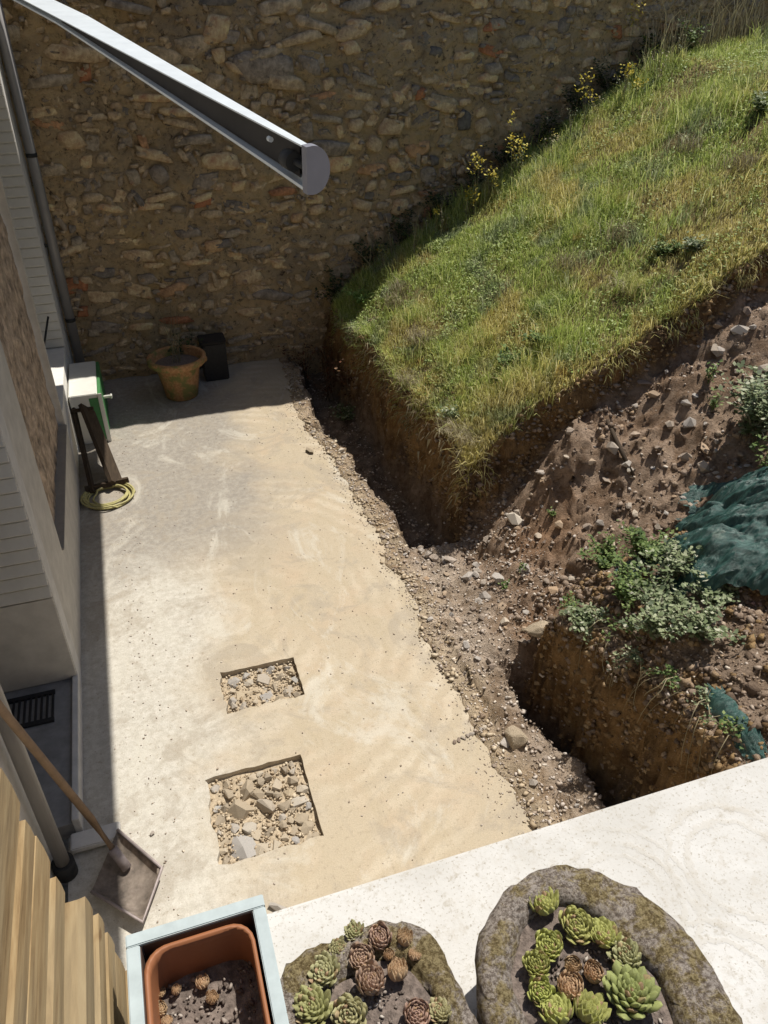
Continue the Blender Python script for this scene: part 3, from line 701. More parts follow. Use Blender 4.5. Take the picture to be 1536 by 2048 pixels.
# timber panel at lower left
tp = empty('board_fence', (-0.165, 0.3, 2.3)); tag(tp, 'weathered tan board fence of horizontal boards with stepped ends, left of the grey planter', 'board fence')
def panel_boards():
    import itertools
    # (z low, z high, far end y at low, far end y at high, x face)
    rows = []
    zt = 3.30
    bs = [(2.40, 2.475, 0.0), (2.478, 2.56, 0.0), (2.563, 2.625, 0.004), (2.628, 2.70, 0.0), (2.703, 2.755, 0.006), (2.758, 2.80, 0.004), (2.803, 2.85, -0.006), (2.853, 2.90, 0.0), (2.903, 2.965, -0.008), (2.968, 3.01, 0.0), (3.013, 3.08, -0.004), (3.083, 3.15, -0.01), (3.153, 3.25, -0.006)]
    for i, (a, b, dx) in enumerate(bs):
        front = a < 2.84
        dx *= 0.3
        x1 = -0.150 + dx if front else -0.168 + dx
        def ye(z): return (0.525 - (z - 2.68) * 0.18) if front else (0.505 - (z - 2.85) * 0.135)
        j = random.uniform(-0.006, 0.006)
        bb = MB(); th = 0.018
        # profile in (x,z) with a rounded nose, extruded in y with a slanted end
        pr = [(x1 - th, a), (x1 - 0.004, a), (x1, a + 0.004), (x1 + 0.0008, (a + b) / 2), (x1, b - 0.006), (x1 - 0.006, b), (x1 - th, b)]
        va = [bb.bm.verts.new((p[0], -0.35, p[1])) for p in pr]
        vb = [bb.bm.verts.new((p[0], ye(p[1]) + j - 0.004 * (p[0] < x1 - 0.003), p[1])) for p in pr]; n = len(pr)
        bb.bm.faces.new(va); bb.bm.faces.new(vb[::-1])
        for k in range(n): bb.bm.faces.new((va[k], va[(k + 1) % n], vb[(k + 1) % n], vb[k]))
        o = bb.build('board', 'timber'); o.parent = tp; o.matrix_parent_inverse = Matrix.Translation((0.165, -0.3, -2.3))
        if front:
            o = o.copy(); C.objects.link(o); o.location = (-0.021, -0.03, 0.02)
    o = MB().box(-0.235, -0.212, 0.33, 0.385, 2.38, 3.2).box(-0.235, -0.212, -0.2, -0.14, 2.38, 3.2).build('batten', 'timber'); o.parent = tp; o.matrix_parent_inverse = Matrix.Translation((0.165, -0.3, -2.3))
panel_boards()

# ------------------------------------------------------------------ rosettes
ROS = {}
def rosette_mesh(name, n=34, closed=0.5, seed=0):
    rr = random.Random(seed); V = []; F_ = []; T = []
    for i in range(n):
        q_l = rr.uniform(0.86, 1.12)
        t = i / (n - 1)                              # 0 centre .. 1 outside
        az = i * 2.39996 + rr.uniform(-0.08, 0.08)
        lean = R(8 + (88 - 30 * closed) * t ** 0.8)
        ln = (0.42 + 0.58 * t ** 0.6) * q_l; wd = 0.13 + 0.13 * t
        rad = 0.02 + 0.14 * t
        prof = [(0.0, 0.45), (0.3, 0.8), (0.62, 1.0), (0.85, 0.72), (1.0, 0.06)]
        base = len(V)
        for s_, w_ in prof:
            bend = lean - closed * 1.1 * s_ * s_ * (0.4 + t)
            r_ = rad + ln * s_ * math.sin(lean - closed * 0.5 * s_ * (0.4 + t)); z_ = ln * s_ * math.cos(lean - closed * 0.5 * s_ * (0.4 + t)) * (0.9) + 0.15 * (1 - t)
            for q, lift in ((-1, 0.0), (-0.5, -0.10), (0.5, -0.10), (1, 0.0), (0, 0.09)):
                wx_ = q * wd * w_; lz = lift * w_ * 0.9
                x_ = r_ + lz * -math.cos(lean); z2 = z_ + lz * math.sin(lean) * 1.0
                V.append((x_ * math.cos(az) - wx_ * math.sin(az), x_ * math.sin(az) + wx_ * math.cos(az), z2)); T.append(s_ * 0.75 + 0.25 * t)
        m5 = 5
        for a in range(len(prof) - 1):
            p = base + a * m5; q = p + m5
            for u, v in ((0, 1), (1, 2), (2, 3), (3, 4), (4, 0)):
                F_.append((p + u, p + v, q + v, q + u))
    me = np_mesh(name, V, F_, True)
    at = me.color_attributes.new('tip', 'FLOAT_COLOR', 'POINT')
    T = np.array(T); at.data.foreach_set('color', np.stack([T, T, T, np.ones_like(T)], -1).astype(np.float32).ravel())
    return me
for nm, mat in (('green', 'rosette_green'), ('deep', 'rosette_deep'), ('red', 'rosette_red'), ('plum', 'rosette_plum'), ('olive', 'rosette_olive')):
    ROS[nm] = []
    for k in range(4):
        cl = {'green': 0.85, 'deep': 0.55, 'red': 1.05, 'plum': 0.95, 'olive': 0.7}[nm]
        me = rosette_mesh('rosette', 54 if nm != 'deep' else 60, cl, seed=k * 7 + len(nm)); me.materials.append(MATS[mat]); ROS[nm].append(me)
def rosette(kind, x, y, z, r, label, group=None, tilt=(0, 0)):
    o = link('houseleek', ROS[kind][random.randint(0, 3)]); o.location = (x, y, z); s = r / 0.95
    o.scale = (s * random.uniform(0.9, 1.1), s * random.uniform(0.9, 1.1), s * random.uniform(0.8, 1.2)); o.rotation_euler = (tilt[0] + random.uniform(-0.35, 0.35), tilt[1] + random.uniform(-0.35, 0.35), random.uniform(0, 6.28))
    return tag(o, label, 'succulent', group)

# ------------------------------------------------------------------ troughs
def ring_loft(name, outer, inner, zt, zb, zin, mat, parent=None, rough=0.006, seed=1):
    """solid pot with thick rounded rim; outer/inner are point loops of equal length"""
    n = len(outer); rr = random.Random(seed); V = []; F_ = []
    co = np.mean(outer, 0)
    def blend(a, b, t): return [(p[0] * (1 - t) + q[0] * t, p[1] * (1 - t) + q[1] * t) for p, q in zip(a, b)]
    def scl(a, s): return [(co[0] + (p[0] - co[0]) * s, co[1] + (p[1] - co[1]) * s) for p in a]
    loops = [(scl(outer, 0.93), zb), (scl(outer, 0.955), zb + (zt - zb) * 0.35), (scl(outer, 0.98), zb + (zt - zb) * 0.7), (outer, zt - 0.022), (blend(outer, inner, 0.06), zt - 0.010), (blend(outer, inner, 0.16), zt - 0.002),
             (blend(outer, inner, 0.35), zt + 0.002), (blend(outer, inner, 0.55), zt + 0.003), (blend(outer, inner, 0.75), zt), (blend(outer, inner, 0.92), zt - 0.006), (inner, zt - 0.018), (blend(outer, inner, 1.05), zin)]
    for lp, z in loops:
        for p in lp:
            dn = fbm(np.array([p[0] * 75]), np.array([p[1] * 75 + z * 90]), seed, 4, 0.7)[0] * rough * 0.9 + fbm(np.array([p[0] * 14]), np.array([p[1] * 14]), seed + 3)[0] * rough * 0.6
            dx, dy_ = p[0] - co[0], p[1] - co[1]; q = math.hypot(dx, dy_)
            V.append((p[0] + dx / q * dn * 0.8, p[1] + dy_ / q * dn * 0.8, z + dn * (0 if z == zb else 1)))
    for a in range(len(loops) - 1):
        for k in range(n):
            F_.append((a * n + k, a * n + (k + 1) % n, (a + 1) * n + (k + 1) % n, (a + 1) * n + k))
    return link(name, np_mesh(name, V, F_, True), mat, parent)
def rrect(x0, x1, y0, y1, r, n=128, sq=None):
    P = []; per = []
    cs = [(x1 - r, y1 - r, 0), (x0 + r, y1 - r, 90), (x0 + r, y0 + r, 180), (x1 - r, y0 + r, 270)]
    for cx, cy, a in cs:
        for k in range(9): P.append((cx + r * math.cos(R(a + k * 11.25)), cy + r * math.sin(R(a + k * 11.25))))
    # resample evenly
    P.append(P[0]); d = [0]
    for a, b in zip(P, P[1:]): d.append(d[-1] + math.dist(a, b))
    t = np.linspace(0, d[-1], n, endpoint=False)
    return list(zip(np.interp(t, d, [p[0] for p in P]), np.interp(t, d, [p[1] for p in P])))
def ell(cx, cy, rx, ry, n=64, rot=0, a0=0):
    return [(cx + rx * math.cos(a0 + 2 * math.pi * k / n), cy + ry * math.sin(a0 + 2 * math.pi * k / n)) for k in range(n)]
def fill(name, loop, z, mat, parent, amp=0.006, seed=1):
    co = np.mean(loop, 0); V = []; F_ = []; n = len(loop); K = 14
    for a in range(K + 1):
        t = a / K
        for p in loop:
            x_ = co[0] + (p[0] - co[0]) * t; y_ = co[1] + (p[1] - co[1]) * t
            V.append((x_, y_, z + amp * float(fbm(np.array([x_ * 60]), np.array([y_ * 60]), seed, 3, 0.7)[0])))
    for a in range(K):
        for k in range(n): F_.append((a * n + k, a * n + (k + 1) % n, (a + 1) * n + (k + 1) % n, (a + 1) * n + k))
    return tag(link(name, np_mesh(name, V, F_, True), mat, parent), kind='stuff')
ZS = 2.652
# pot A: oblong mossy trough in the middle
pa = empty('stone_trough', (0.11, 0.26, ZS)); tag(pa, 'oblong mossy trough with brown and green houseleeks, between window box and round trough', 'plant trough')
def P_(o, p): o.parent = p; o.matrix_parent_inverse = Matrix.Translation(-Vector(p.location)); return o
def shear(P): return [(x + 0.004 * math.sin(y * 31), y + 0.004 * math.sin(x * 60)) for x, y in P]
oa = shear(rrect(0.012, 0.193, 0.02, 0.418, 0.055)); ia = shear(rrect(0.036, 0.160, 0.05, 0.375, 0.045))
P_(ring_loft('trough', oa, ia, 2.782, ZS, 2.765, 'mossy_trough', seed=4, rough=0.007), pa)
P_(fill('soil', ia, 2.774, 'potting_soil', None, 0.006, 4), pa)
# pot B: round trough
pb = empty('stone_trough', (0.315, 0.25, ZS)); tag(pb, 'round thick-rimmed mossy trough with a ring of lime green houseleeks, nearest the trowel swirls', 'plant trough')
ob = ell(0.316, 0.264, 0.123, 0.153); ib = ell(0.303, 0.250, 0.072, 0.124)
ib = [(x + 0.004 * math.sin(9 * i / 64 * 6.28), y + 0.005 * math.cos(5 * i / 64 * 6.28)) for i, (x, y) in enumerate(ib)]
P_(ring_loft('trough', ob, ib, 2.792, ZS, 2.765, 'mossy_trough', seed=9, rough=0.008), pb)
P_(fill('soil', ib, 2.774, 'potting_soil', None, 0.006, 9), pb)

# planter
pl = empty('window_box', (-0.053, 0.27, ZS)); tag(pl, 'blue-grey square-rimmed window box holding a terracotta liner of dark soil', 'window box')
x0, x1, y0, y1, zt = -0.124, 0.019, 0.02, 0.477, 2.79
t_ = 0.0135
b = MB()
b.box(x0, x1, y1 - t_, y1, ZS, zt, 0.001).box(x0, x0 + t_, y0, y1 - t_ - 0.0005, ZS, zt, 0.001).box(x1 - t_, x1, y0, y1 - t_ - 0.0005, ZS, zt, 0.001).box(x0 + t_, x1 - t_, y0, y0 + t_, ZS, zt, 0.001)
P_(b.build('box', 'planter_grey'), pl)
P_(MB().box(x0 + t_, x1 - t_, y0 + t_, y1 - t_, ZS, ZS + 0.03).box(x0 + t_, x0 + t_ + 0.001, y0 + t_, y1 - t_, ZS + 0.031, zt - 0.004).box(x1 - t_ - 0.001, x1 - t_, y0 + t_, y1 - t_, ZS + 0.031, zt - 0.004).box(x0 + t_ + 0.002, x1 - t_ - 0.002, y1 - t_ - 0.001, y1 - t_, ZS + 0.031, zt - 0.004).build('gap_shade', 'planter_gap_shade'), pl)  # dark plates added inside the box, painting shade in the gap around the liner
oi = rrect(x0 + 0.0148, x1 - 0.0165, y0 + 0.02, y1 - 0.0175, 0.024); ii = rrect(x0 + 0.0190, x1 - 0.0205, y0 + 0.026, y1 - 0.0215, 0.020)
def pot_liner():
    n = len(oi); V = []; F_ = []
    co = np.mean(oi, 0)
    def scl(a, s): return [(co[0] + (p[0] - co[0]) * s, co[1] + (p[1] - co[1]) * (1 - (1 - s) * 0.4)) for p in a]
    loops = [(scl(oi, 0.9), ZS + 0.03), (scl(oi, 0.99), zt - 0.022), (oi, zt - 0.020), (oi, zt - 0.008), (ii, zt - 0.008), (scl(ii, 0.99), zt - 0.022), (scl(ii, 0.94), zt - 0.11)]
    for lp, z in loops: V += [(p[0], p[1], z) for p in lp]
    for a in range(len(loops) - 1):
        for k in range(n): F_.append((a * n + k, a * n + (k + 1) % n, (a + 1) * n + (k + 1) % n, (a + 1) * n + k))
    return link('liner', np_mesh('liner', V, F_, True), 'planter_plastic')
P_(pot_liner(), pl)
si = rrect(x0 + 0.021, x1 - 0.022, y0 + 0.028, y1 - 0.0235, 0.022)
P_(fill('soil', si, zt - 0.068, 'potting_soil', None, 0.007, 15), pl)
PG = np.stack([rng.uniform(x0 + 0.025, x1 - 0.026, 900), rng.uniform(0.10, y1 - 0.03, 900), np.full(900, zt - 0.066)], -1)[:700]
GRIT = [('soil_grit', PG)]

# rosettes by pixel-derived places in the two troughs (x, y, radius, kind, label)
import math as _m
def unproj(px, py, z):
    P0 = R(34.25); A0 = R(18.2); F0 = 1550; r = px - 768; u = 1024 - py
    f = F0 * _m.cos(P0) + u * _m.sin(P0); d = F0 * _m.sin(P0) - u * _m.cos(P0); s = (3.6 - z) / d
    return (s * (f * _m.sin(A0) + r * _m.cos(A0)), s * (f * _m.cos(A0) - r * _m.sin(A0)))
RZ = [ # round trough; listed as they stand
 (1090, 1812, 33, 'green', 'lime green houseleek at the top of the ring in the round trough'),
 (1152, 1845, 34, 'green', 'large lime green houseleek just right of the top one in the round trough'),
 (1208, 1872, 30, 'green', 'round lime green houseleek on the upper right of the ring in the round trough'),
 (1100, 1888, 28, 'green', 'lime green houseleek tucked under the topmost one in the round trough'),
 (1075, 1928, 26, 'green', 'small yellow-green houseleek on the left of the ring in the round trough'),
 (1082, 1980, 24, 'green', 'smallest yellow-green houseleek, lower left of the ring in the round trough'),
 (1256, 1912, 28, 'olive', 'olive houseleek on the right rim side between lime and deep green ones'),
 (1262, 1992, 42, 'deep', 'biggest deep green open houseleek on the right of the round trough'),
 (1190, 1945, 24, 'red', 'reddish closed houseleek right of centre in the round trough'),
 (1143, 1972, 31, 'red', 'round copper brown houseleek in the middle of the round trough'),
 (1142, 1925, 19, 'red', 'small brown houseleek above the copper one in the round trough'),
 (1118, 2030, 32, 'green', 'lime green houseleek at the lower left front of the round trough'),
 (1175, 2030, 30, 'green', 'lime green houseleek at the lower middle front of the round trough')]
for px, py, r_, k, lb in RZ:
    x_, y_ = unproj(px, py, 2.785); rosette(k, x_, y_, 2.778, r_ * 0.00074, lb, 'houseleeks in the round trough')
RA = [
 (752, 1868, 26, 'plum', 'brown houseleek at the top centre of the oblong trough'), (796, 1874, 20, 'red', 'small tan closed houseleek at the top right of the oblong trough'),
 (712, 1906, 28, 'plum', 'dusky houseleek left of centre in the oblong trough'), (732, 1960, 31, 'plum', 'largest plum coloured houseleek in the middle of the oblong trough'),
 (784, 1944, 24, 'red', 'tan brown houseleek right of the big plum one'), (818, 1904, 18, 'red', 'little reddish houseleek on the right edge of the oblong trough soil'),
 (768, 1902, 14, 'red', 'tiny tan houseleek between the brown ones in the oblong trough'),
 (642, 1938, 29, 'olive', 'grey-green open houseleek on the left of the oblong trough'), (618, 2012, 33, 'deep', 'big pale green houseleek at the lower left of the oblong trough'),
 (700, 1858, 20, 'olive', 'small olive houseleek at the upper left of the oblong trough soil'), (690, 2020, 30, 'olive', 'olive green houseleek in the front middle of the oblong trough'),
 (665, 1890, 18, 'olive', 'small sage houseleek above the grey-green one in the oblong trough'),
 (820, 2018, 28, 'plum', 'brownish houseleek at the front right of the oblong trough'), (872, 2020, 22, 'olive', 'pale olive houseleek at the right front rim of the oblong trough')]
for px, py, r_, k, lb in RA:
    x_, y_ = unproj(px + 10, py + 4, 2.785); rosette(k, x_, y_, 2.778, r_ * 0.00069, lb, 'houseleeks in the oblong trough')
RP = [(350, 1975, 10, 'brown bud-like houseleek on the left of the window box soil'), (404, 1962, 15, 'largest brick red houseleek bud in the window box'), (420, 1990, 13, 'brick red houseleek bud below the largest one in the window box'),
      (318, 2012, 14, 'pale pinkish houseleek bud by the left wall of the window box'), (318, 1978, 11, 'small red houseleek bud in the left corner of the window box'), (330, 2040, 12, 'reddish houseleek bud at the lower left of the window box')]
for px, py, r_, lb in RP:
    x_, y_ = unproj(px, py, 2.735); rosette('red', x_, y_, 2.724, r_ * 0.00085, lb, 'houseleek buds in the window box')

# ================================================================== loose stones
def rock_mesh(seed, flat=0.7):
    rr = random.Random(seed); bm = bmesh.new()
    for _ in range(14):
        v = Vector((rr.gauss(0, 1), rr.gauss(0, 1), rr.gauss(0, 1))).normalized() * rr.uniform(0.85, 1.05)
        bm.verts.new((v.x, v.y * rr.uniform(0.75, 1), v.z * flat))
    r_ = bmesh.ops.convex_hull(bm, input=list(bm.verts))
    bmesh.ops.delete(bm, geom=[g for g in r_['geom_interior'] if isinstance(g, bmesh.types.BMVert)], context='VERTS')
    me = bpy.data.meshes.new('stone'); bm.to_mesh(me); bm.free(); return me
rocks = [rock_mesh(i, 0.55 + 0.04 * (i % 8)) for i in range(16)]
rocks_p = [m_.copy() for m_ in rocks]; rocks_g = [m_.copy() for m_ in rocks]
for m_ in rocks_p: m_.materials.append(MATS['pit_stone'])
for m_ in rocks_g: m_.materials.append(MATS['loose_stone'])
def put_rock(pool, x, y, z, s, name='stone', sq=(1, 1, 1)):
    o = link(name, random.choice(pool)); o.location = (x, y, z); o.scale = (s * sq[0] * random.uniform(0.8, 1.3), s * sq[1] * random.uniform(0.8, 1.2), s * sq[2] * random.uniform(0.7, 1.1))
    o.rotation_euler = (random.uniform(-0.3, 0.3), random.uniform(-0.3, 0.3), random.uniform(0, 6.28)); return o
def in_poly(p, lp):
    c = False; n = len(lp)
    for i in range(n):
        a, b = lp[i], lp[(i + 1) % n]
        if (a[1] > p[1]) != (b[1] > p[1]) and p[0] < (b[0] - a[0]) * (p[1] - a[1]) / (b[1] - a[1]) + a[0]: c = not c
    return c
def pit_fill(x0, x1, y0, y1, n, rmin, rmax, seed, group, lbl, big):
    rr = random.Random(seed); pts = list(big)
    for o_ in pts: pass
    tries = 0
    while len(pts) < n and tries < 6000:
        tries += 1
        r_ = rr.uniform(rmin, rmax); x_ = rr.uniform(x0 + r_ * 1.0, x1 - r_ * 1.1); y_ = rr.uniform(y0 + r_ * 1.0, y1 - r_ * 1.2)
        if all(math.hypot(x_ - a, y_ - b) > (r_ + c_) * 0.86 for a, b, c_ in pts): pts.append((x_, y_, r_))
    for i, (x_, y_, r_) in enumerate(pts):
        if rr.random() < 0.0: continue
        o = put_rock(rocks_p, x_, y_, -0.016 - r_ * 0.42 + rr.uniform(-0.012, 0.008), r_ * 1.2, 'rubble_stone')
        if i < len(big):
            fx_, fy_ = (x_ - x0) / (x1 - x0), (y_ - y0) / (y1 - y0)
            pit_ = 'larger' if x0 < 0 else 'smaller'
            tag(o, 'big flat broken stone, ' + ['left', 'middle', 'right'][min(2, int(fx_ * 3))] + ' of the ' + ['near', 'central', 'far'][min(2, int(fy_ * 3))] + ' row in the ' + pit_ + ' square pit', 'stone', group)
        else: tag(o, lbl, 'stone', group)
pit_fill(0.098, 0.572, 3.29, 3.622, 30, 0.022, 0.055, 3, 'rubble stones in the smaller square pit', 'small broken stone lying in the smaller square pit of the patio', [(0.22, 3.42, 0.065), (0.34, 3.52, 0.06), (0.17, 3.55, 0.05), (0.46, 3.50, 0.06), (0.48, 3.37, 0.05), (0.35, 3.37, 0.055)])
pit_fill(-0.09, 0.442, 2.325, 2.858, 54, 0.022, 0.058, 5, 'rubble stones in the larger square pit', 'small broken stone lying in the larger square pit near the coping', [(0.035, 2.42, 0.075), (0.06, 2.62, 0.07), (0.18, 2.58, 0.075), (0.36, 2.58, 0.045), (0.36, 2.47, 0.04), (0.2, 2.44, 0.05), (0.0, 2.73, 0.05)])
# bedding gravel in pits
def scatter_stuff(name, pts, rad, mat, seed=0, flat=0.7):
    """pts Nx3, rad N: tiny tumbled pebbles joined in one mesh"""
    g = np.random.default_rng(seed)
    base = np.array([(1, 0, 0), (-1, 0, 0), (0, 1, 0), (0, -1, 0), (0, 0, 1), (0, 0, -1), (0.7, 0.7, 0.5), (-0.7, -0.6, 0.5)], float)
    F0 = np.array([(0, 6, 4), (0, 2, 6), (2, 4, 6), (2, 1, 4), (1, 7, 4), (1, 3, 7), (3, 4, 7), (3, 0, 4), (2, 0, 5), (1, 2, 5), (3, 1, 5), (0, 3, 5)])
    N = len(pts); a = g.uniform(0, 6.28, N); c_, s_ = np.cos(a), np.sin(a)
    B = base[None] * g.uniform(0.65, 1.25, (N, 8, 1)) * np.array((1, 1, flat)) * g.uniform(0.7, 1.2, (N, 1, 3))
    X_ = B[..., 0] * c_[:, None] - B[..., 1] * s_[:, None]; Y_ = B[..., 0] * s_[:, None] + B[..., 1] * c_[:, None]
    V = np.stack([X_, Y_, B[..., 2]], -1) * rad[:, None, None] + pts[:, None]
    F_ = F0[None] + (np.arange(N) * 8)[:, None, None]
    return tag(link(name, np_mesh(name, V.reshape(-1, 3), F_.reshape(-1, 3)), mat), kind='stuff')
P1 = np.stack([rng.uniform(-0.085, 0.435, 900), rng.uniform(2.33, 2.85, 900), rng.uniform(-0.04, -0.02, 900)], -1)
P2 = np.stack([rng.uniform(0.10, 0.568, 600), rng.uniform(3.295, 3.617, 600), rng.uniform(-0.04, -0.02, 600)], -1)
PP = np.concatenate([P1, P2]); scatter_stuff('pit_gravel', PP, rng.uniform(0.004, 0.012, len(PP)), 'sandy_gravel', 3)

for nm_, P_g in GRIT: scatter_stuff(nm_, P_g, rng.uniform(0.0008, 0.0034, len(P_g)), 'gravel_dark', 44)
for cx_, cy_, rx_, ry_, n_g in ((0.10, 0.22, 0.055, 0.15, 700), (0.304, 0.245, 0.06, 0.105, 500)):
    a_ = rng.uniform(0, 6.28, n_g); q_ = np.sqrt(rng.uniform(0, 1, n_g)); P_g = np.stack([cx_ + rx_ * q_ * np.cos(a_), cy_ + ry_ * q_ * np.sin(a_), np.full(n_g, 2.776)], -1)
    scatter_stuff('soil_grit', P_g, rng.uniform(0.0008, 0.003, n_g), 'gravel_dark', 45)
# grit on the patio: sparse crumbs, denser by its edges
N = 1500; x_ = rng.uniform(-0.6, 1.5, N); y_ = rng.uniform(1.6, 7.6, N)
x_[:700] = edge_x(y_[:700]) - np.abs(rng.normal(0, 0.07, 700)); x_[700:900] = -0.45 + np.abs(rng.normal(0, 0.12, 200))
inpit = ((x_ > -0.1) & (x_ < 0.45) & (y_ > 2.31) & (y_ < 2.87)) | ((x_ > 0.09) & (x_ < 0.58) & (y_ > 3.28) & (y_ < 3.63))
x_, y_ = x_[~inpit], y_[~inpit]
scatter_stuff('patio_grit', np.stack([x_, y_, 0 * x_ + 0.002], -1), rng.uniform(0.002, 0.0075, len(x_)), 'gravel', 5)
# gravel on lip, saddle, ramp, trench floor, second bank
def region_pts(n, x0, x1, y0, y1, keep):
    x_ = rng.uniform(x0, x1, n); y_ = rng.uniform(y0, y1, n); z_, bk, sb, t1, t2 = terrain(x_, y_); k = keep(x_, y_, bk, sb, t1, t2)
    return np.stack([x_, y_, z_], -1)[k]
G1 = region_pts(24000, 1.36, 2.4, 1.4, 8.3, lambda x, y, bk, sb, t1, t2: (bk < 0.05) & (x > edge_x(y) - 0.01) & (sb < 0.3) & (rng.uniform(0, 1, len(x)) < np.where(np.maximum(t1, t2) > 0.5, 0.35, 0.8)))
rad = 0.003 + 0.014 * rng.uniform(0, 1, len(G1)) ** 4
scatter_stuff('gravel', G1 + [0, 0, 0.002], rad, 'gravel', 6)
G0 = region_pts(4500, 1.3, 1.8, 1.4, 8.0, lambda x, y, bk, sb, t1, t2: (np.abs(x - edge_x(y) - 0.06) < 0.02 + 0.09 * vnoise(y * 4, y * 0, 12)) & (t1 < 0.6))
G0[:, 2] = np.maximum(G0[:, 2], 0.0) + 0.004
scatter_stuff('sandy_gravel', G0, 0.003 + 0.020 * rng.uniform(0, 1, len(G0)) ** 4, 'sandy_gravel', 16)
G2 = region_pts(42000, 2.0, 6.5, 1.0, 4.6, lambda x, y, bk, sb, t1, t2: (bk < 0.2) & (rng.uniform(0, 1, len(x)) < 0.3 + 0.7 * (sb > 0.5)))
rad = 0.004 + 0.018 * rng.uniform(0, 1, len(G2)) ** 3.5
scatter_stuff('earth_crumbs', G2[::2] + [0, 0, 0.002], rad[::2], 'clod', 7)
scatter_stuff('fine_gravel', G2[1::4] + [0, 0, 0.002], rad[1::4], 'gravel', 17)
GC = region_pts(26000, 1.9, 5.6, 1.1, 4.5, lambda x, y, bk, sb, t1, t2: (bk < 0.1) & (x > 2.0) & (fbm(x * 2.6, y * 2.6, 303, 3) > 0.02))
scatter_stuff('earth_clods', GC[:6000] + [0, 0, -0.004], 0.006 + 0.034 * rng.uniform(0, 1, len(GC[:6000])) ** 4.5, 'clod', 27, 0.8)
st_ = np.argwhere((slope > 1.1) & (BK + SB > 0.03) & (GX > 1.9) & (GX < 5.6))
pk = st_[rng.integers(0, len(st_), 26000)]; i0, i1 = pk[:, 0], pk[:, 1]; j0 = np.clip(i0 + 1, 0, GX.shape[0] - 1); j1 = np.clip(i1 + 1, 0, GX.shape[1] - 1)
ta, tb = rng.uniform(0, 1, len(pk)), rng.uniform(0, 1, len(pk))
def bil(Q): return (Q[i0, i1] * (1 - ta) + Q[j0, i1] * ta) * (1 - tb) + (Q[i0, j1] * (1 - ta) + Q[j0, j1] * ta) * tb
FPT = np.stack([bil(PX), bil(PY), bil(GZ)], -1); kf = fbm(FPT[:, 0] * 5 + FPT[:, 1] * 5, FPT[:, 2] * 8, 91, 3) > -0.22; FPT = FPT[kf]
scatter_stuff('crumbled_earth', FPT, 0.004 + 0.026 * rng.uniform(0, 1, len(FPT)) ** 3.5, 'face_clod', 29, 0.85)
GF = region_pts(5000, 1.98, 2.3, 1.2, 8.0, lambda x, y, bk, sb, t1, t2: np.maximum(bk, sb) > 0.1)
GF2 = region_pts(4000, 2.1, 5.6, 4.2, 4.5, lambda x, y, bk, sb, t1, t2: (bk > 0.05) & (bk < 0.95))
GF = np.concatenate([GF, GF2]); GF = GF[GF[:, 2] > 0.0]
scatter_stuff('face_stones', GF, 0.005 + 0.026 * rng.uniform(0, 1, len(GF)) ** 3, 'clod', 28, 0.8)
G3 = region_pts(6000, 2.7, 5.0, 1.0, 3.0, lambda x, y, bk, sb, t1, t2: (sb > 0.5) & (x > 2.75 + 0.25 * fbm(x * 3, y * 3, 7)))
scatter_stuff('red_gravel', G3 + [0, 0, 0.006], 0.005 + 0.013 * rng.uniform(0, 1, len(G3)) ** 2, 'red_gravel', 8)
# individually placed larger stones
cnt = 0; rr = random.Random(21)
LAB = {'edge': ('loose stone lying along the ragged patio edge', 'loose stones along the patio edge'),
       'ramp': ('loose stone lying on the dug earth ramp', 'loose stones on the dug earth ramp'),
       'saddle': ('loose stone in the rubble where the patio meets the dug earth', 'loose stones between patio and dug earth'),
       'bank': ('loose stone lying on the nearer bank by the plants', 'loose stones on the nearer bank')}
def scatter_rocks(key, n, x0, x1, y0, y1, r0, r1, cond):
    k = 0; t = 0
    while k < n and t < n * 40:
        t += 1; x_ = rr.uniform(x0, x1); y_ = rr.uniform(y0, y1)
        z_, bk, sb, t1, t2 = [float(q[0]) for q in terrain(np.array([x_]), np.array([y_]))]
        if bk > 0.02 or not cond(x_, y_, sb, max(t1, t2)): continue
        r_ = r0 + (r1 - r0) * rr.random() ** 2.2
        tag(put_rock(rocks_g, x_, y_, z_ + r_ * 0.2, r_, 'loose_stone'), LAB[key][0], 'stone', LAB[key][1]); k += 1
scatter_rocks('edge', 60, 1.40, 1.75, 1.9, 7.6, 0.015, 0.045, lambda x, y, sb, t: x > float(edge_x(y)) - 0.03 and t < 0.4)
scatter_rocks('saddle', 80, 1.65, 2.6, 3.0, 4.5, 0.018, 0.06, lambda x, y, sb, t: sb < 0.3 and t < 0.4)
scatter_rocks('ramp', 170, 2.4, 5.5, 3.0, 4.5, 0.018, 0.065, lambda x, y, sb, t: sb < 0.3)
scatter_rocks('bank', 50, 2.1, 3.8, 1.3, 3.0, 0.015, 0.05, lambda x, y, sb, t: sb > 0.6)
simple('boulder_rock', (0.44, 0.36, 0.26), 0.92, 0.35, 14, 0.9, 0.012)
rocks_b = []
for i in range(6):
    rr_ = random.Random(900 + i); bm = bmesh.new()
    for _ in range(26):
        v = Vector((rr_.gauss(0, 1), rr_.gauss(0, 1), rr_.gauss(0, 1))).normalized() * rr_.uniform(0.78, 1.06); bm.verts.new((v.x, v.y * 0.9, v.z * 0.75))
    r_ = bmesh.ops.convex_hull(bm, input=list(bm.verts)); bmesh.ops.delete(bm, geom=[g for g in r_['geom_interior'] if isinstance(g, bmesh.types.BMVert)], context='VERTS')
    bmesh.ops.bevel(bm, geom=list(bm.edges), offset=0.05, segments=1, affect='EDGES')
    m_ = bpy.data.meshes.new('boulder'); bm.to_mesh(m_); bm.free(); m_.materials.append(MATS['boulder_rock']); rocks_b.append(m_)
def boulder(px, py, z, r, label, sq=(1, 1, 1)):
    x_, y_ = unproj(px, py, z); tag(put_rock(rocks_b, x_, y_, z, r, 'boulder', sq), label, 'boulder')
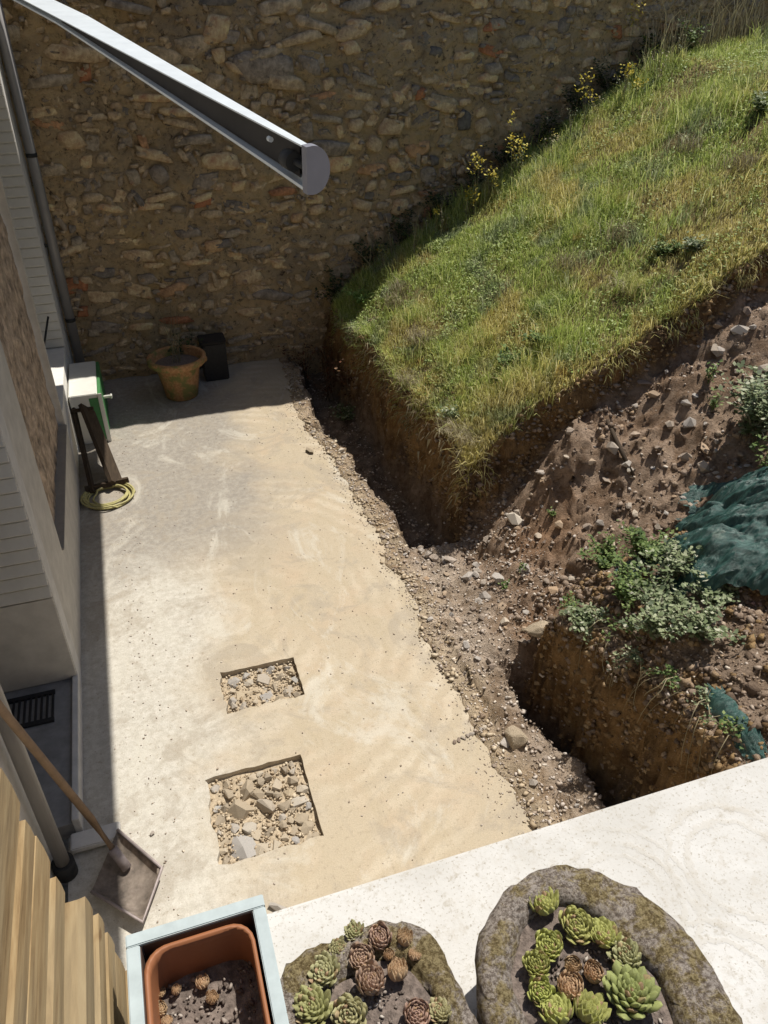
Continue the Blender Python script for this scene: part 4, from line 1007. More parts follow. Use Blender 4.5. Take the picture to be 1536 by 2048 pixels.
boulder(1032, 1475, 0.03, 0.085, 'biggest pale boulder on the patio edge beside the near trench', (0.8, 1.2, 1.0))
boulder(1432, 600, 1.72, 0.11, 'white angular rock under the grass edge at the upper right', (0.7, 0.9, 1.3))
boulder(1255, 735, 1.05, 0.12, 'flat pale rock on the lip of the dug earth below the grass', (1.6, 0.7, 0.5))
boulder(1085, 1260, 0.22, 0.10, 'ochre lump of earth at the corner of the nearer bank', (1, 1.1, 0.8))
boulder(1000, 985, 0.30, 0.10, 'clod at the foot of the grassy bank corner', (1.1, 1.0, 0.9))
boulder(1175, 975, 0.42, 0.055, 'dark fist-sized stone alone in the middle of the ramp', (1, 1, 0.9))
boulder(1105, 925, 0.40, 0.11, 'pale clod against the dark cut below the dry grass tip', (1.1, 0.8, 1.1))
boulder(620, 900, 0.02, 0.045, 'pair-sized chip at the upper patio edge below the shaded wall', (1.3, 0.8, 0.6))
# row of crumbs on the patio beside the boulder
k_ = 0
for t in np.linspace(0, 1, 9):
    x_, y_ = 1.30 + 0.24 * t, 2.66 + 0.05 * t
    tag(put_rock(rocks_g, x_, y_, 0.006, 0.013 + 0.004 * random.random(), 'stone_chip'), 'small chip in the short row on the patio, ' + ORD[int(round(t * 8))] + ' from its left end', 'stone', 'row of small chips on the patio')
x_, y_ = unproj(562, 1822, 0.0)
tag(put_rock(rocks_p, x_, y_, 0.012, 0.05, 'broken_slab', (1.2, 0.5, 0.5)), 'broken dark slab fragment just beyond the planter on the patio', 'stone')
for i, (px, py) in enumerate([(305, 1668), (935, 1715), (650, 1800)]):
    x_, y_ = unproj(px, py, 0)
    if i != 1: tag(put_rock(rocks_g, x_, y_, 0.008, 0.016, 'stone_chip'), ['rusty chip on the pale concrete right of the shovel', '', 'small chip on the sandy concrete beyond the oblong trough'][i], 'stone')
# stick in the ramp
x_, y_ = 3.06, 3.98
st = MB().tube([(x_, y_ + 0.22, tz(x_, y_ + 0.22) + 0.03), (x_ - 0.02, y_, tz(x_, y_) + 0.04), (x_ - 0.03, y_ - 0.22, tz(x_, y_ - 0.22) + 0.025)], [0.014, 0.017, 0.012], 7).build('stick', 'old_plank')
tag(st, 'dark stick lying on the dug earth ramp', 'stick')

# ================================================================== vegetation
def blades(name, P, h, w_, mat, lean=0.45, seed=0, parent=None):
    g = np.random.default_rng(seed); N = len(P); a = g.uniform(0, 6.28, N); d = g.uniform(0, 6.28, N); L_ = g.uniform(0.15, 1, N) * lean
    wx_ = np.cos(a) * w_; wy_ = np.sin(a) * w_; z0 = np.zeros(N)
    dx = np.cos(d) * L_ * h; dy_ = np.sin(d) * L_ * h
    b0 = P + np.stack([wx_, wy_, z0 - 0.005], -1); b1 = P - np.stack([wx_, wy_, z0 + 0.005], -1)
    m0 = P + np.stack([dx * 0.35 + wx_ * 0.8, dy_ * 0.35 + wy_ * 0.8, h * 0.6], -1); m1 = P + np.stack([dx * 0.35 - wx_ * 0.8, dy_ * 0.35 - wy_ * 0.8, h * 0.6], -1)
    tp_ = P + np.stack([dx, dy_, h * (1 - 0.35 * L_)], -1)
    V = np.stack([b0, b1, m1, m0, tp_], 1).reshape(-1, 3); i = np.arange(N)[:, None] * 5
    F_ = np.concatenate([i + [0, 1, 2], i + [0, 2, 3], i + [3, 2, 4]], 1).reshape(-1, 3)
    return link(name, np_mesh(name, V, F_), mat, parent)
N = 270000
x_ = rng.uniform(2.0, 7.4, N); y_ = rng.uniform(4.25, 8.3, N)
x_[:70000] = rng.uniform(2.0, 4.2, 70000)
z_, bk, sb, t1, t2 = terrain(x_, y_)
dens = np.clip(vnoise(x_ * 3.1, y_ * 3.1, 7) * 1.0 + 0.7 * vnoise(x_ * 9, y_ * 9, 8) - 0.15, 0.08, 1.0)
k = (bk > 0.88) & (rng.uniform(0, 1, N) < dens)
x_, y_, z_ = x_[k], y_[k], z_[k]
hh = (0.025 + 0.05 * rng.uniform(0, 1, len(x_)) ** 1.5 + 0.16 * (rng.uniform(0, 1, len(x_)) < 0.16 * sst(0.4, 0.8, vnoise(x_ * 2.3, y_ * 2.3, 56))) * rng.uniform(0.3, 1, len(x_))) * (0.6 + 0.9 * vnoise(x_ * 1.9, y_ * 1.9, 77)) * (1 + 0.5 * sst(7.3, 8.1, y_))
tag(blades('grass', np.stack([x_, y_, z_], -1), hh, rng.uniform(0.0015, 0.004, len(x_)), 'grass_blades', 0.9, 3), kind='stuff')
# broad little leaves among the grass
def leafcloud(P, size, g, up=0.5):
    """quads with random tilt at points P"""
    N = len(P); a = g.uniform(0, 6.28, N); el = g.uniform(-0.3, 1.1, N) * up
    d = np.stack([np.cos(a) * np.cos(el), np.sin(a) * np.cos(el), np.sin(el)], -1)
    r = np.stack([-np.sin(a), np.cos(a), g.uniform(-0.5, 0.5, N)], -1); r /= np.linalg.norm(r, axis=1)[:, None]
    s = size[:, None]
    V = np.stack([P, P + d * s * 0.5 + r * s * 0.32, P + d * s, P + d * s * 0.5 - r * s * 0.32], 1).reshape(-1, 3)
    F_ = np.arange(N)[:, None] * 4 + np.arange(4)[None]
    return V, F_
kk = rng.uniform(0, 1, len(x_)) < 0.16 * sst(0.35, 0.7, vnoise(x_ * 2.6, y_ * 2.6, 99))
g_ = np.random.default_rng(4)
Pl = np.stack([x_, y_, z_ + 0.02 + 0.03 * g_.uniform(0, 1, len(x_))], -1)[kk]
V, F_ = leafcloud(Pl, g_.uniform(0.014, 0.035, len(Pl)), g_)
tag(link('clover', np_mesh('clover', V, F_), 'clover_leaf'), kind='stuff')
# short overhanging tufts at the cut edges
N = 9000; y_ = rng.uniform(4.4, 8.1, N); x_ = 2.12 + rng.normal(0, 0.06, N); x_[5000:] = rng.uniform(2.1, 5.5, 4000); y_[5000:] = 4.40 + rng.normal(0, 0.06, 4000)
z_, bk, *_ = terrain(x_, y_); k = bk > 0.8
Pe = np.stack([x_, y_, z_], -1)[k]
tag(blades('edge_grass', Pe, (0.04 + 0.12 * vnoise(Pe[:, 0] * 5, Pe[:, 1] * 5, 8) ** 1.5) * rng.uniform(0.5, 1.2, len(Pe)), rng.uniform(0.0015, 0.0035, len(Pe)), 'grass_blades', 1.7, 9), kind='stuff')
N = 9000; t_e = rng.uniform(0, 1, N); fr = rng.uniform(0, 1, N) < 0.28
x_ = np.where(fr, 2.08 + rng.normal(0, 0.04, N), 2.1 + 3.4 * t_e); y_ = np.where(fr, 4.4 + 3.7 * t_e, 4.36 + rng.normal(0, 0.05, N))
z_, bk, *_ = terrain(x_, y_); k = (bk > 0.55) & (bk < 0.98) & (vnoise(x_ * 3 + y_ * 3, x_ * 0, 33) > 0.45)
Ph = np.stack([x_, y_, z_ + 0.01], -1)[k]; g_ = np.random.default_rng(77); n_ = len(Ph)
dn = np.where(fr[k][:, None], np.array([[-1, 0, 0]]), np.array([[0, -1, 0]])) * g_.uniform(0.02, 0.06, (n_, 1)); lnn = g_.uniform(0.03, 0.12, (n_, 1)) * np.where(fr[k][:, None], 0.6, 1.0) * vnoise(Ph[:, 0] * 6, Ph[:, 1] * 6, 2)[:, None] * 1.6
sd_ = np.where(fr[k][:, None], np.array([[0, 1, 0]]), np.array([[1, 0, 0]])); wv_ = sd_ * 0.0025; jt = sd_ * g_.normal(0, 0.02, (n_, 1))
V = np.stack([Ph - wv_, Ph + wv_, Ph + dn + jt + wv_ + np.array([[0, 0, -0.25]]) * lnn, Ph + dn + jt - wv_ + np.array([[0, 0, -0.25]]) * lnn, Ph + dn * 1.25 + jt * 1.8 + np.array([[0, 0, -1.0]]) * lnn], 1).reshape(-1, 3)
ii_ = np.arange(n_)[:, None] * 5; F_ = np.concatenate([ii_ + [0, 1, 2], ii_ + [0, 2, 3], ii_ + [3, 2, 4]], 1).reshape(-1, 3)
tag(link('hanging_turf', np_mesh('hanging_turf', V, F_), 'grass_blades'), kind='stuff')
# roots hanging on the faces
N = 500; y_ = rng.uniform(4.4, 7.8, N); x_ = np.full(N, 2.08) + rng.normal(0, 0.02, N)
zz = rng.uniform(0.25, 0.75, N)
Pr = np.stack([x_, y_, zz], -1)
V = np.stack([Pr, Pr + np.stack([rng.normal(0, .01, N), np.full(N, 0.003), np.zeros(N)], -1), Pr + np.stack([-0.03 - 0.02 * rng.random(N), rng.normal(0, 0.03, N), -rng.uniform(0.02, 0.09, N)], -1)], 1).reshape(-1, 3)
tag(link('roots', np_mesh('roots', V, np.arange(N * 3).reshape(-1, 3)), 'straw'), kind='stuff')

def plant(name, loc, label, cat, n_stem, h, spread, leaf, nleaf, leafmat_, stemmat='twig', seed=0, flower=None, droop=0.0, group=None, top_only=0.0):
    g = np.random.default_rng(seed); root = empty(name, loc); tag(root, label, cat, group)
    b = MB(); LP = []; TP = []
    for s in range(n_stem):
        a = g.uniform(0, 6.28); q = g.uniform(0.2, 1) * spread; hh_ = h * g.uniform(0.6, 1.05)
        e = np.array([math.cos(a) * q, math.sin(a) * q, hh_ - droop * q]); mid = np.array([e[0] * 0.35, e[1] * 0.35, hh_ * 0.6])
        b0 = np.array([g.normal(0, spread * 0.12), g.normal(0, spread * 0.12), -0.02])
        pts = [b0 * (1 - t) ** 2 + 2 * mid * t * (1 - t) + e * t * t for t in np.linspace(0, 1, 5)]
        b.tube([tuple(p) for p in pts], [0.003 + 0.0004, 0.003, 0.0025, 0.002, 0.001], 4, False); TP.append(e)
        for k in range(nleaf):
            t = g.uniform(max(0.15, top_only), 1); p = b0 * (1 - t) ** 2 + 2 * mid * t * (1 - t) + e * t * t
            LP.append(p + g.normal(0, leaf * 0.45, 3))
    b.build('stem', stemmat, root)['kind'] = 'stuff'
    if LP:
        V, F_ = leafcloud(np.array(LP), g.uniform(0.6, 1.25, len(LP)) * leaf, g, 0.6)
        link('foliage', np_mesh('foliage', V, F_), leafmat_, root)['kind'] = 'stuff'
    if flower:
        FP = []
        for e in TP:
            for k in range(flower[1]): FP.append(e + g.normal(0, flower[2], 3))
        V, F_ = leafcloud(np.array(FP), g.uniform(0.7, 1.3, len(FP)) * flower[0], g, 1.0)
        link('flower', np_mesh('flower', V, F_), 'yellow_petal', root)['kind'] = 'stuff'
    return root
def wallpt(px, py, y):
    P0 = R(34.25); A0 = R(18.2); F0 = 1550; r = px - 768; u = 1024 - py
    f = F0 * _m.cos(P0) + u * _m.sin(P0); d = F0 * _m.sin(P0) - u * _m.cos(P0)
    s = y / (f * _m.cos(A0) - r * _m.sin(A0)); return s * (f * _m.sin(A0) + r * _m.cos(A0)), 3.6 - d * s
# yellow flowered weeds along the wall (px,py of flower head)
FL = [(872, 425, 'lone yellow flower head at the left end of the weeds by the wall'), (985, 345, 'yellow flowered weed left of the tall pair by the wall'), (1040, 285, 'bright yellow flowered weed in the middle of the wall foot'),
      (1035, 235, 'tall yellow-brown flowered weed leaning on the wall middle'), (958, 298, 'thin yellow weed against the dark wall left of the bright one'), (1180, 150, 'pale yellow seeding weed left of the upper pair'),
      (1258, 120, 'tall yellow weed at the upper right of the wall foot'), (1265, 180, 'low yellow weed just below the tall upper one'), (950, 385, 'small yellow flower low in the grass edge'), (1275, 8, 'yellow weed tip at the very top of the picture')]
for i, (px, py, lb) in enumerate(FL):
    yy = 7.78 if i != 9 else 8.2; x0_, zf = wallpt(px, py, yy); zg = tz(x0_, yy); hgt = min(0.75, max(0.15, zf - zg))
    plant('flowering_weed', (x0_, yy, zg), lb, 'wild flower', 3 if i else 1, hgt, 0.07 if i else 0.015, 0.03, 7, 'weed_leaf', 'straw', 40 + i, flower=(0.033, 20 if i else 26, 0.035 if i else 0.018), group='yellow flowered weeds along the wall')
# dark leafy growth in the gap between wall and grass
for i, t in enumerate(np.linspace(0, 1, 11)):
    xx = 2.15 + 3.9 * t; yy = 8.22; zg = tz(xx, yy)
    plant('wall_weed', (xx, yy, zg), 'dark leafy weed at the shaded wall foot, ' + ORD[i] + ' from the bank corner', 'weed', 12, 0.34 + 0.12 * random.random(), 0.28, 0.045, 30, 'ivy_leaf', 'twig', 60 + i, group='dark weeds at the foot of the wall', droop=0.2)
for i in range(12):
    xx = 2.6 + 0.29 * i; yy = 7.72 + random.uniform(-0.12, 0.2)
    plant('stalky_weed', (xx, yy, tz(xx, yy)), 'thin seeding weed at the upper grass edge, ' + (ORD + ['twelfth'])[i] + ' from the bank corner', 'weed', 5, 0.22 + 0.2 * random.random(), 0.12, 0.022, 9, 'dusty_leaf' if i % 2 else 'straw', 'straw', 700 + i, flower=(0.016, 5, 0.02) if i % 3 == 0 else None)
for i in range(16):
    xx = random.uniform(2.4, 5.4); yy = random.uniform(4.7, 7.5)
    r_ = empty('grass_tuft', (xx, yy, tz(xx, yy))); tag(r_, ['green', 'tall green', 'straw coloured'][(i * 2) % 3] + ' shaggy grass tuft standing out of the sunlit grass slope', 'grass tuft', 'taller tufts on the grass slope')
    n = 160; P = np.stack([rng.normal(0, 0.07, n), rng.normal(0, 0.07, n), np.zeros(n)], -1)
    blades('stalk', P, rng.uniform(0.08, 0.2, n), rng.uniform(0.0015, 0.003, n), 'grass_blades' if i % 3 else 'straw', 1.1, 720 + i, r_)['kind'] = 'stuff'
# bare stalks and dry grasses at the upper right
for i in range(7):
    xx = 5.75 + 0.28 * i; yy = 8.05 + random.uniform(-0.1, 0.1); zg = tz(xx, yy)
    r_ = empty('dry_grass_clump', (xx, yy, zg)); tag(r_, 'tall dry grass clump before the wall, ' + ORD[i] + ' from the left in its row', 'dry grass', 'tall dry grass at the upper right')
    n = 70; P = np.stack([rng.normal(0, 0.12, n), rng.normal(0, 0.06, n), np.zeros(n)], -1)
    blades('stalk', P, rng.uniform(0.25, 0.7, n), rng.uniform(0.002, 0.004, n), 'straw', 0.5, 90 + i, r_)['kind'] = 'stuff'
plant('wall_weed', (6.0, 8.0, tz(6.0, 8.0)), 'fresh green weed among the dry grass at the upper right', 'weed', 9, 0.32, 0.18, 0.05, 22, 'weed_leaf', 'twig', 131)
for i, (xx, yy) in enumerate([(2.5, 8.1), (2.75, 8.05), (3.3, 8.1), (3.0, 8.12), (4.2, 8.12)]):
    plant('dry_weed', (xx, yy, tz(xx, yy)), 'leafless pale branching weed against the shaded wall, ' + ORD[[0, 1, 3, 2, 4][i]] + ' from the left', 'dry weed', 6, 0.42, 0.24, 0.012, 2, 'straw', 'straw', 150 + i, group='bare pale weeds at the wall foot')
# bright nettle-like corner plant and grey green ones
def at(px, py, z): return unproj(px, py, z)
for i, (px, py, z0_, lb, mt, sp_, hh_) in enumerate([
    (722, 610, 0.80, 'bright green leafy weed on the far corner of the grassy bank', 'bright_leaf', 0.20, 0.16), (688, 655, 0.78, 'grey-green bushy weed hanging over the far bank corner', 'dusty_leaf', 0.22, 0.16),
    (905, 840, 0.75, 'grey-green weed on the bank edge near its tip', 'dusty_leaf', 0.14, 0.10), (1065, 790, 0.85, 'dark green clump of weeds on the bank front edge', 'weed_leaf', 0.18, 0.12), (1010, 800, 0.82, 'low dark green weed left of the clump on the bank front edge', 'weed_leaf', 0.15, 0.11),
    (1300, 640, 1.35, 'dark green trailing weed above the dug earth at the right', 'weed_leaf', 0.20, 0.13), (1360, 620, 1.5, 'small leafy weed at the grass edge near the white rock', 'dusty_leaf', 0.14, 0.11), (1480, 400, 2.0, 'rusty green weed in the grass at the right edge', 'dusty_leaf', 0.2, 0.16)]):
    xx, yy = at(px, py, z0_); plant('bank_weed', (xx, yy, tz(xx, yy)), lb, 'weed', 14, hh_, sp_, 0.034, 26, mt, 'weed_leaf', 200 + i, droop=0.15)
# rust coloured dead growth in the dark corner
for i, (xx, yy, zz) in enumerate([(1.95, 7.95, 0.1), (1.85, 7.6, 0.0), (2.02, 7.3, 0.1), (1.7, 8.1, 0.0)]):
    plant('dead_bramble', (xx, yy, zz - 0.2), 'rust brown dead bramble below the bank, ' + ['tallest by the bank', 'nearer the concrete', 'nearest the camera', 'deepest in the corner'][i], 'dead plant', 9, 0.5, 0.26, 0.035, 24, 'rust_leaf', 'twig', 230 + i, group='dead brambles in the corner')
# dry straw tufts on the bank tip
for i, (px, py, z0_) in enumerate([(945, 880, 0.75), (915, 855, 0.75), (850, 700, 0.85), (830, 745, 0.8), (1240, 690, 1.2)]):
    xx, yy = at(px, py, z0_); r_ = empty('straw_tuft', (xx, yy, tz(xx, yy) - 0.01)); tag(r_, ['pale straw tuft on the very tip of the bank', 'straw tuft just left of the bank tip', 'wide straw tuft in the grass above the long cut face', 'straw tuft drooping over the long cut face', 'orange straw tuft at the front edge toward the right'][i], 'dry grass')
    n = 500; P = np.stack([rng.normal(0, 0.08, n), rng.normal(0, 0.08, n), np.zeros(n)], -1)
    blades('stalk', P, rng.uniform(0.05, 0.12, n), rng.uniform(0.0012, 0.0025, n), 'straw', 1.5, 250 + i, r_)['kind'] = 'stuff'
# plants on the nearer bank
NBK = [(1215, 1135, 'dark green bushy weed at the left top of the nearer bank'), (1290, 1110, 'leafy weed at the upper middle of the nearer bank'), (1350, 1150, 'pale-leaved weed in front of the teal sheet'),
       (1250, 1190, 'dark weed in the thick of the nearer bank clump'), (1330, 1220, 'grey-green sprawling weed below the teal sheet'), (1390, 1270, 'dusty weed on the rubble right of the clump'), (1310, 1270, 'pale trailing weed at the bank lip'), (1170, 1230, 'small weed hanging at the near bank corner'), (1420, 1200, 'tuft of weed against the foot of the teal sheet')]
for i, (px, py, lb) in enumerate(NBK):
    xx, yy = at(px, py, 0.75)
    for _ in range(3):
        xx, yy = at(px, py, tz(xx, yy))
    plant('bank_weed', (xx, yy, tz(xx, yy)), lb, 'weed', 24, 0.18 if i < 7 else 0.11, 0.24 if i < 7 else 0.15, 0.03, 34, ['weed_leaf', 'weed_leaf', 'dusty_leaf', 'weed_leaf', 'dusty_leaf', 'dusty_leaf', 'dusty_leaf', 'dusty_leaf', 'dusty_leaf'][i], 'twig', 300 + i, droop=0.25)
for i in range(7):
    yy = 2.95 - 0.21 * i; xx = 2.14 + 0.03 * (i % 3)
    plant('hanging_weed', (xx, yy, tz(xx + 0.05, yy) + 0.01), 'straggly weed hanging over the lip of the nearer bank, ' + ORD[i] + ' from its upper corner', 'weed', 9, 0.07, 0.16, 0.022, 14, 'dusty_leaf' if i % 2 else 'weed_leaf', 'straw', 600 + i, droop=0.9)
# trailing dry stems down the near face
for i in range(6):
    yy = 1.75 + 0.22 * i; xx = 2.13; zg = tz(xx + 0.05, yy)
    r_ = empty('trailing_stems', (xx, yy, zg)); tag(r_, 'dry pale stems trailing down the nearer bank face, ' + ORD[i] + ' from the coping side', 'dry stems', 'dry stems trailing on the nearer bank')
    b = MB()
    for k in range(4):
        a = random.uniform(-0.15, 0.15); q = random.uniform(0.05, 0.3); w1, w2 = random.uniform(-0.06, 0.06), random.uniform(-0.1, 0.1); b.tube([(0.04, a, 0.02), (-0.01, a + w1 * 0.3, 0.035), (-0.055, a + w1, 0.01), (-0.08, a + w1 + w2 * 0.4, -q * 0.3), (-0.09, a + w1 + w2 * 0.7, -q * 0.65), (-0.085, a + w1 + w2, -q)], [0.0022, 0.0022, 0.002, 0.0018, 0.0014, 0.0008], 4, False)
    b.build('stem', 'straw', r_)['kind'] = 'stuff'
# shrub at the right edge above the sheet
xx, yy = at(1500, 890, 1.15)
plant('shrub', (xx, yy, tz(xx, yy)), 'dusty grey-green leafy shrub growing above the teal sheet at the right edge', 'shrub', 40, 0.40, 0.34, 0.042, 40, 'dusty_leaf', 'twig', 400, droop=0.1)
xx, yy = at(1530, 960, 1.15)
plant('shrub', (xx + 0.1, yy, tz(xx, yy)), 'small pale shrub draped over the top of the teal sheet', 'shrub', 24, 0.36, 0.28, 0.036, 30, 'weed_leaf', 'twig', 401, droop=0.1)
for i, (px, py) in enumerate([(1380, 905), (1395, 930), (1225, 1050)]):
    xx, yy = at(px, py, 0.75); plant('grass_tuft', (xx, yy, tz(xx, yy)), ['tall green seedling standing on the ramp above the teal sheet', 'second green seedling close to the teal sheet', 'small green seedling alone on the lower ramp'][i], 'weed', 5, 0.16, 0.05, 0.03, 9, 'weed_leaf', 'weed_leaf', 420 + i)
for i, (px, py) in enumerate([(1045, 1150), (1010, 1165), (1095, 1095)]):
    xx, yy = at(px, py, 0.2); plant('grass_tuft', (xx, yy, tz(xx, yy)), ['small green tuft in the rubble above the nearer bank corner', 'tiny weed in the rubble left of the small tuft', 'sparse weed in the dark hollow of the rubble'][i], 'weed', 6, 0.05, 0.05, 0.018, 9, 'weed_leaf', 'weed_leaf', 430 + i)

# teal plastic sheet draped over a heap
def sheet(name, cx, cy, wx_, wy_, hgt, rot, label, seed, nx=160, ny=190, fold=0.055):
    u = np.linspace(-1, 1, nx); v = np.linspace(-1, 1, ny); U, Vv = np.meshgrid(u, v)
    ou = 1 + 0.3 * fbm(Vv * 2.5, Vv * 0 + seed, seed, 5, 0.6); ov = 1 + 0.3 * fbm(U * 2.5, U * 0 + seed + 5, seed, 5, 0.6)
    x0_ = U * wx_ * ou; y0_ = Vv * wy_ * ov; c_, s_ = math.cos(rot), math.sin(rot)
    X_ = cx + x0_ * c_ - y0_ * s_; Y_ = cy + x0_ * s_ + y0_ * c_
    zt_ = terrain(X_, Y_, False)[0]
    dome = np.clip(1 - (U ** 2 * 0.9 + Vv ** 2 * 0.9), 0, 1) ** 0.7
    ph = x0_ * 13 + 3.4 * fbm(X_ * 2.5, Y_ * 2.5, seed + 1)
    folds = fold * (1.5 * np.abs(np.sin(ph * 0.9)) ** 0.6 + 0.7 * fbm(x0_ * 24, y0_ * 3, seed + 2, 4, 0.55) + 0.7 * (1 - np.abs(fbm(x0_ * 9 + y0_ * 3, y0_ * 6, seed + 5, 3))) ** 4)
    Z_ = zt_ + 0.02 + hgt * dome + folds * (0.35 + 0.65 * dome) + 0.02 * fbm(X_ * 9, Y_ * 9, seed + 4)
    o = link(name, grid_mesh(name, X_, Y_, Z_), 'teal_sheet'); return tag(o, label, 'plastic sheet')
sheet('plastic_sheet', 3.22, 2.46, 0.48, 0.78, 0.22, R(28), 'crumpled teal plastic sheet draped over a heap at the right edge', 3)
sheet('plastic_sheet', 2.20, 1.72, 0.045, 0.20, 0.02, R(-10), 'narrow strip of teal sheet caught on the bank lip beside the coping', 8, 24, 60, 0.015)

# ================================================================== things by the house
# terracotta pot with dead plant
px_, py_ = 0.31, 7.78
pot = empty('flower_pot', (px_, py_, 0.0)); tag(pot, 'large wide-rimmed terracotta pot with moss stains, standing in the shade at the wall', 'flower pot')
prof = [(0.0, 0.0), (0.150, 0.0), (0.165, 0.01), (0.215, 0.30), (0.23, 0.36), (0.285, 0.375), (0.295, 0.385), (0.30, 0.435), (0.29, 0.447), (0.265, 0.447), (0.255, 0.435), (0.24, 0.34), (0.0, 0.34)]
MB().lathe(prof[:11] + [(0.24, 0.36)], 48).build('pot', 'mossy_terracotta', pot)
b = MB(); b.lathe([(0.243, 0.36), (0.15, 0.37), (0.001, 0.375)], 32); tag(b.build('soil', 'potting_soil', pot), kind='stuff')
for k, a in enumerate((0.6, 2.6, 4.4)):
    MB().box(-0.02, 0.02, 0.29, 0.31, 0.39, 0.43, 0.004).build('lug', 'mossy_terracotta', pot).rotation_euler = (0, 0, a)
plant('dead_plant', (px_, py_, 0.37), 'thin pale stems of a withered plant in the large terracotta pot', 'dead plant', 9, 0.62, 0.16, 0.02, 3, 'straw', 'dead_plant', 500)
plant('pot_plant', (px_ + 0.12, py_ + 0.25, 0.0), 'dark green plant behind the terracotta pot against the wall', 'plant', 12, 0.62, 0.2, 0.05, 20, 'ivy_leaf', 'twig', 501)
# dark square box behind the pot
db = empty('dark_box', (0.72, 8.15, 0)); tag(db, 'dark upright box standing behind the terracotta pot at the wall foot', 'box')
MB().box(-0.13, 0.13, -0.12, 0.12, 0.0, 0.42, 0.01).build('body', 'dark_metal', db); MB().box(-0.14, 0.14, -0.13, 0.13, 0.42, 0.45, 0.008).build('lid', 'bar_inside', db)
# white box with green side
bx = empty('white_box', (-0.59, 7.35, 0)); tag(bx, 'low white box with a green side panel and white handle at the house wall', 'box')
MB().box(-0.135, 0.115, -0.37, 0.42, 0.0, 0.50, 0.006).build('body', 'box_white', bx)
MB().box(0.1155, 0.145, -0.37, 0.42, 0.02, 0.49, 0.004).build('side_panel', 'box_green', bx)
MB().box(0.116, 0.152, -0.382, -0.3705, 0.0, 0.50, 0.003).build('trim', 'box_white', bx)
MB().box(0.1455, 0.21, -0.06, -0.035, 0.30, 0.325, 0.004).box(0.21, 0.225, -0.075, -0.02, 0.295, 0.33, 0.004).build('handle', 'box_white', bx)
MB().box(0.035, 0.114, -0.374, -0.3702, 0.03, 0.46, 0.001).build('door', 'box_green', bx)
MB().tube([(-0.10, -0.385, 0.36), (-0.04, -0.385, 0.36)], 0.016, 10).build('latch', 'zinc_pipe', bx)
# old timber frame leaning
tf = empty('wooden_trestle', (-0.52, 6.45, 0)); tag(tf, 'dark old wooden trestle leaning between the white box and the coiled hose', 'trestle')
def plank(p0, p1, wdt, th, nm='plank'):
    p0 = Vector(p0); p1 = Vector(p1); d = (p1 - p0).normalized(); s = d.cross(Vector((1, 0.35, 0.9)).normalized()).normalized(); n_ = s.cross(d)
    b = MB(); vs_ = []
    for q in (p0, p1):
        for a, c_ in ((-1, -1), (1, -1), (1, 1), (-1, 1)): vs_.append(b.bm.verts.new(q + s * a * wdt / 2 + n_ * c_ * th / 2))
    for f in ((0, 1, 2, 3), (7, 6, 5, 4), (0, 4, 5, 1), (1, 5, 6, 2), (2, 6, 7, 3), (3, 7, 4, 0)): b.bm.faces.new([vs_[i] for i in f])
    return b.build(nm, 'old_plank', tf)
plank((0.10, -0.35, 0.03), (-0.06, 0.38, 0.44), 0.19, 0.035)
plank((-0.10, -0.42, 0.03), (-0.17, 0.40, 0.44), 0.035, 0.035, 'rail')
plank((-0.16, -0.38, 0.05), (0.20, -0.33, 0.05), 0.05, 0.04, 'crosspiece')
plank((-0.18, 0.36, 0.44), (0.0, 0.36, 0.44), 0.05, 0.03, 'crosspiece')
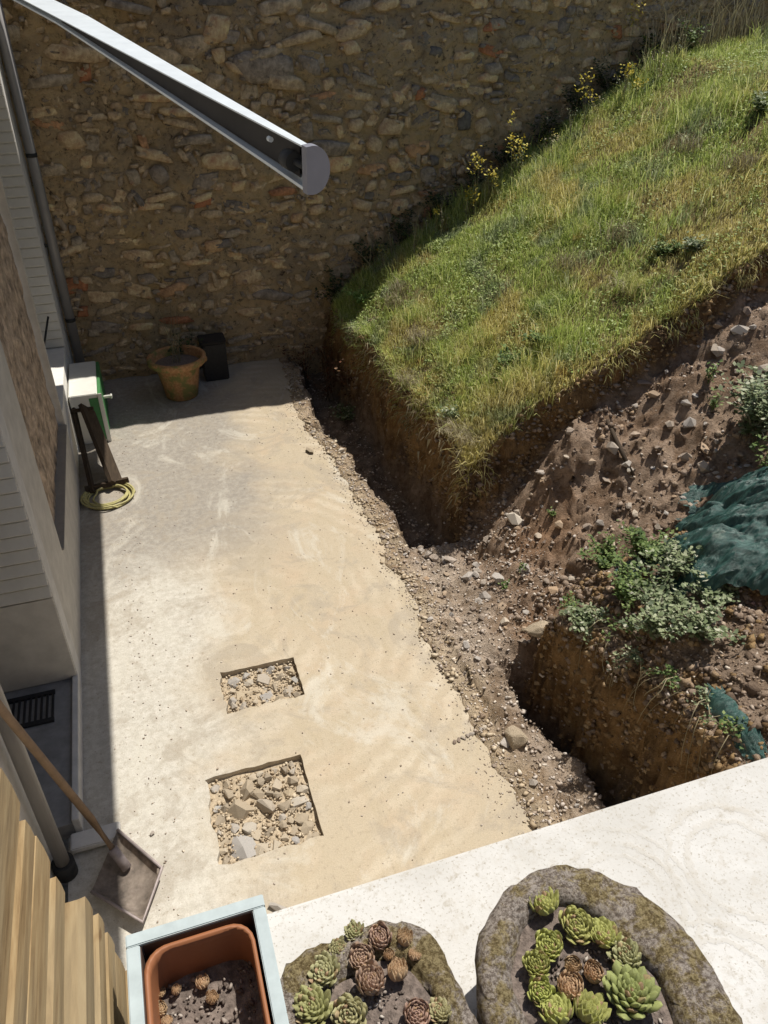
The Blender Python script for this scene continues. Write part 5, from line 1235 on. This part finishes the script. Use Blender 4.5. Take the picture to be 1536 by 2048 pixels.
# coiled hose
hs = MB(); pts = []
for k in range(220):
    t = k / 219; a = t * 2 * math.pi * 7; r_ = 0.20 + 0.02 * math.sin(a * 0.37 + 1) - 0.055 * abs(math.sin(t * 9)) * (0.6 + 0.4 * math.sin(a * 0.13))
    pts.append((r_ * math.cos(a) + 0.014 * math.sin(t * 11), r_ * math.sin(a) * 0.95 + 0.014 * math.cos(t * 7), 0.012 + 0.05 * (t * 5 % 1) * 0.6))
hs.tube(pts, 0.0085, 7)
tag(hs.build('garden_hose', 'hose_yellow', None, (-0.50, 5.95, 0)), 'yellow garden hose coiled flat on the patio, half in the house shadow', 'hose')
# shovel leaning: blade on the ground, handle up to the left
sh = empty('shovel', (-0.52, 2.4, 0)); tag(sh, 'long-handled flat shovel with a broad dirty blade, handle leaning on the near house pier', 'shovel')
c0 = [(-0.03, 0.235), (0.165, -0.045), (0.06, -0.285), (-0.16, -0.06)]
b = MB(); n = 10; gv = []
for i in range(n + 1):
    row = []
    for j in range(n + 1):
        u, v = i / n, j / n
        x_ = (c0[0][0] * (1 - u) + c0[1][0] * u) * (1 - v) + (c0[3][0] * (1 - u) + c0[2][0] * u) * v
        y_ = (c0[0][1] * (1 - u) + c0[1][1] * u) * (1 - v) + (c0[3][1] * (1 - u) + c0[2][1] * u) * v
        e = max(abs(u - 0.5), abs(v - 0.5)) * 2
        row.append(b.bm.verts.new((x_, y_, 0.018 + 0.05 * e ** 5 + 0.004 * random.random())))
    gv.append(row)
for i in range(n):
    for j in range(n): f = b.bm.faces.new((gv[i][j], gv[i + 1][j], gv[i + 1][j + 1], gv[i][j + 1])); f.smooth = True
bmesh.ops.solidify(b.bm, geom=list(b.bm.faces), thickness=0.006)
b.build('blade', 'shovel_steel', sh)
b = MB()
q = [Vector((p[0], p[1], 0.07)) for p in c0]
b.tube([q[0], q[1], q[2], q[3]], 0.009, 8); b.build('blade_rim', 'shovel_edge', sh)
MB().box(-0.26, -0.02, 0.20, 0.30, 0.02, 0.055, 0.006).build('crosspiece', 'house_corner', sh)
hx = MB(); hx.tube([(-0.02, 0.06, 0.06), (-0.12, 0.20, 0.25), (-0.235, -0.02, 1.3), (-0.30, -0.15, 2.0)], [0.02, 0.019, 0.017, 0.017], 10); hx.build('handle', 'handle_wood', sh)
MB().tube([(0.0, 0.03, 0.035), (-0.05, 0.10, 0.12)], 0.025, 10).build('socket', 'shovel_edge', sh)
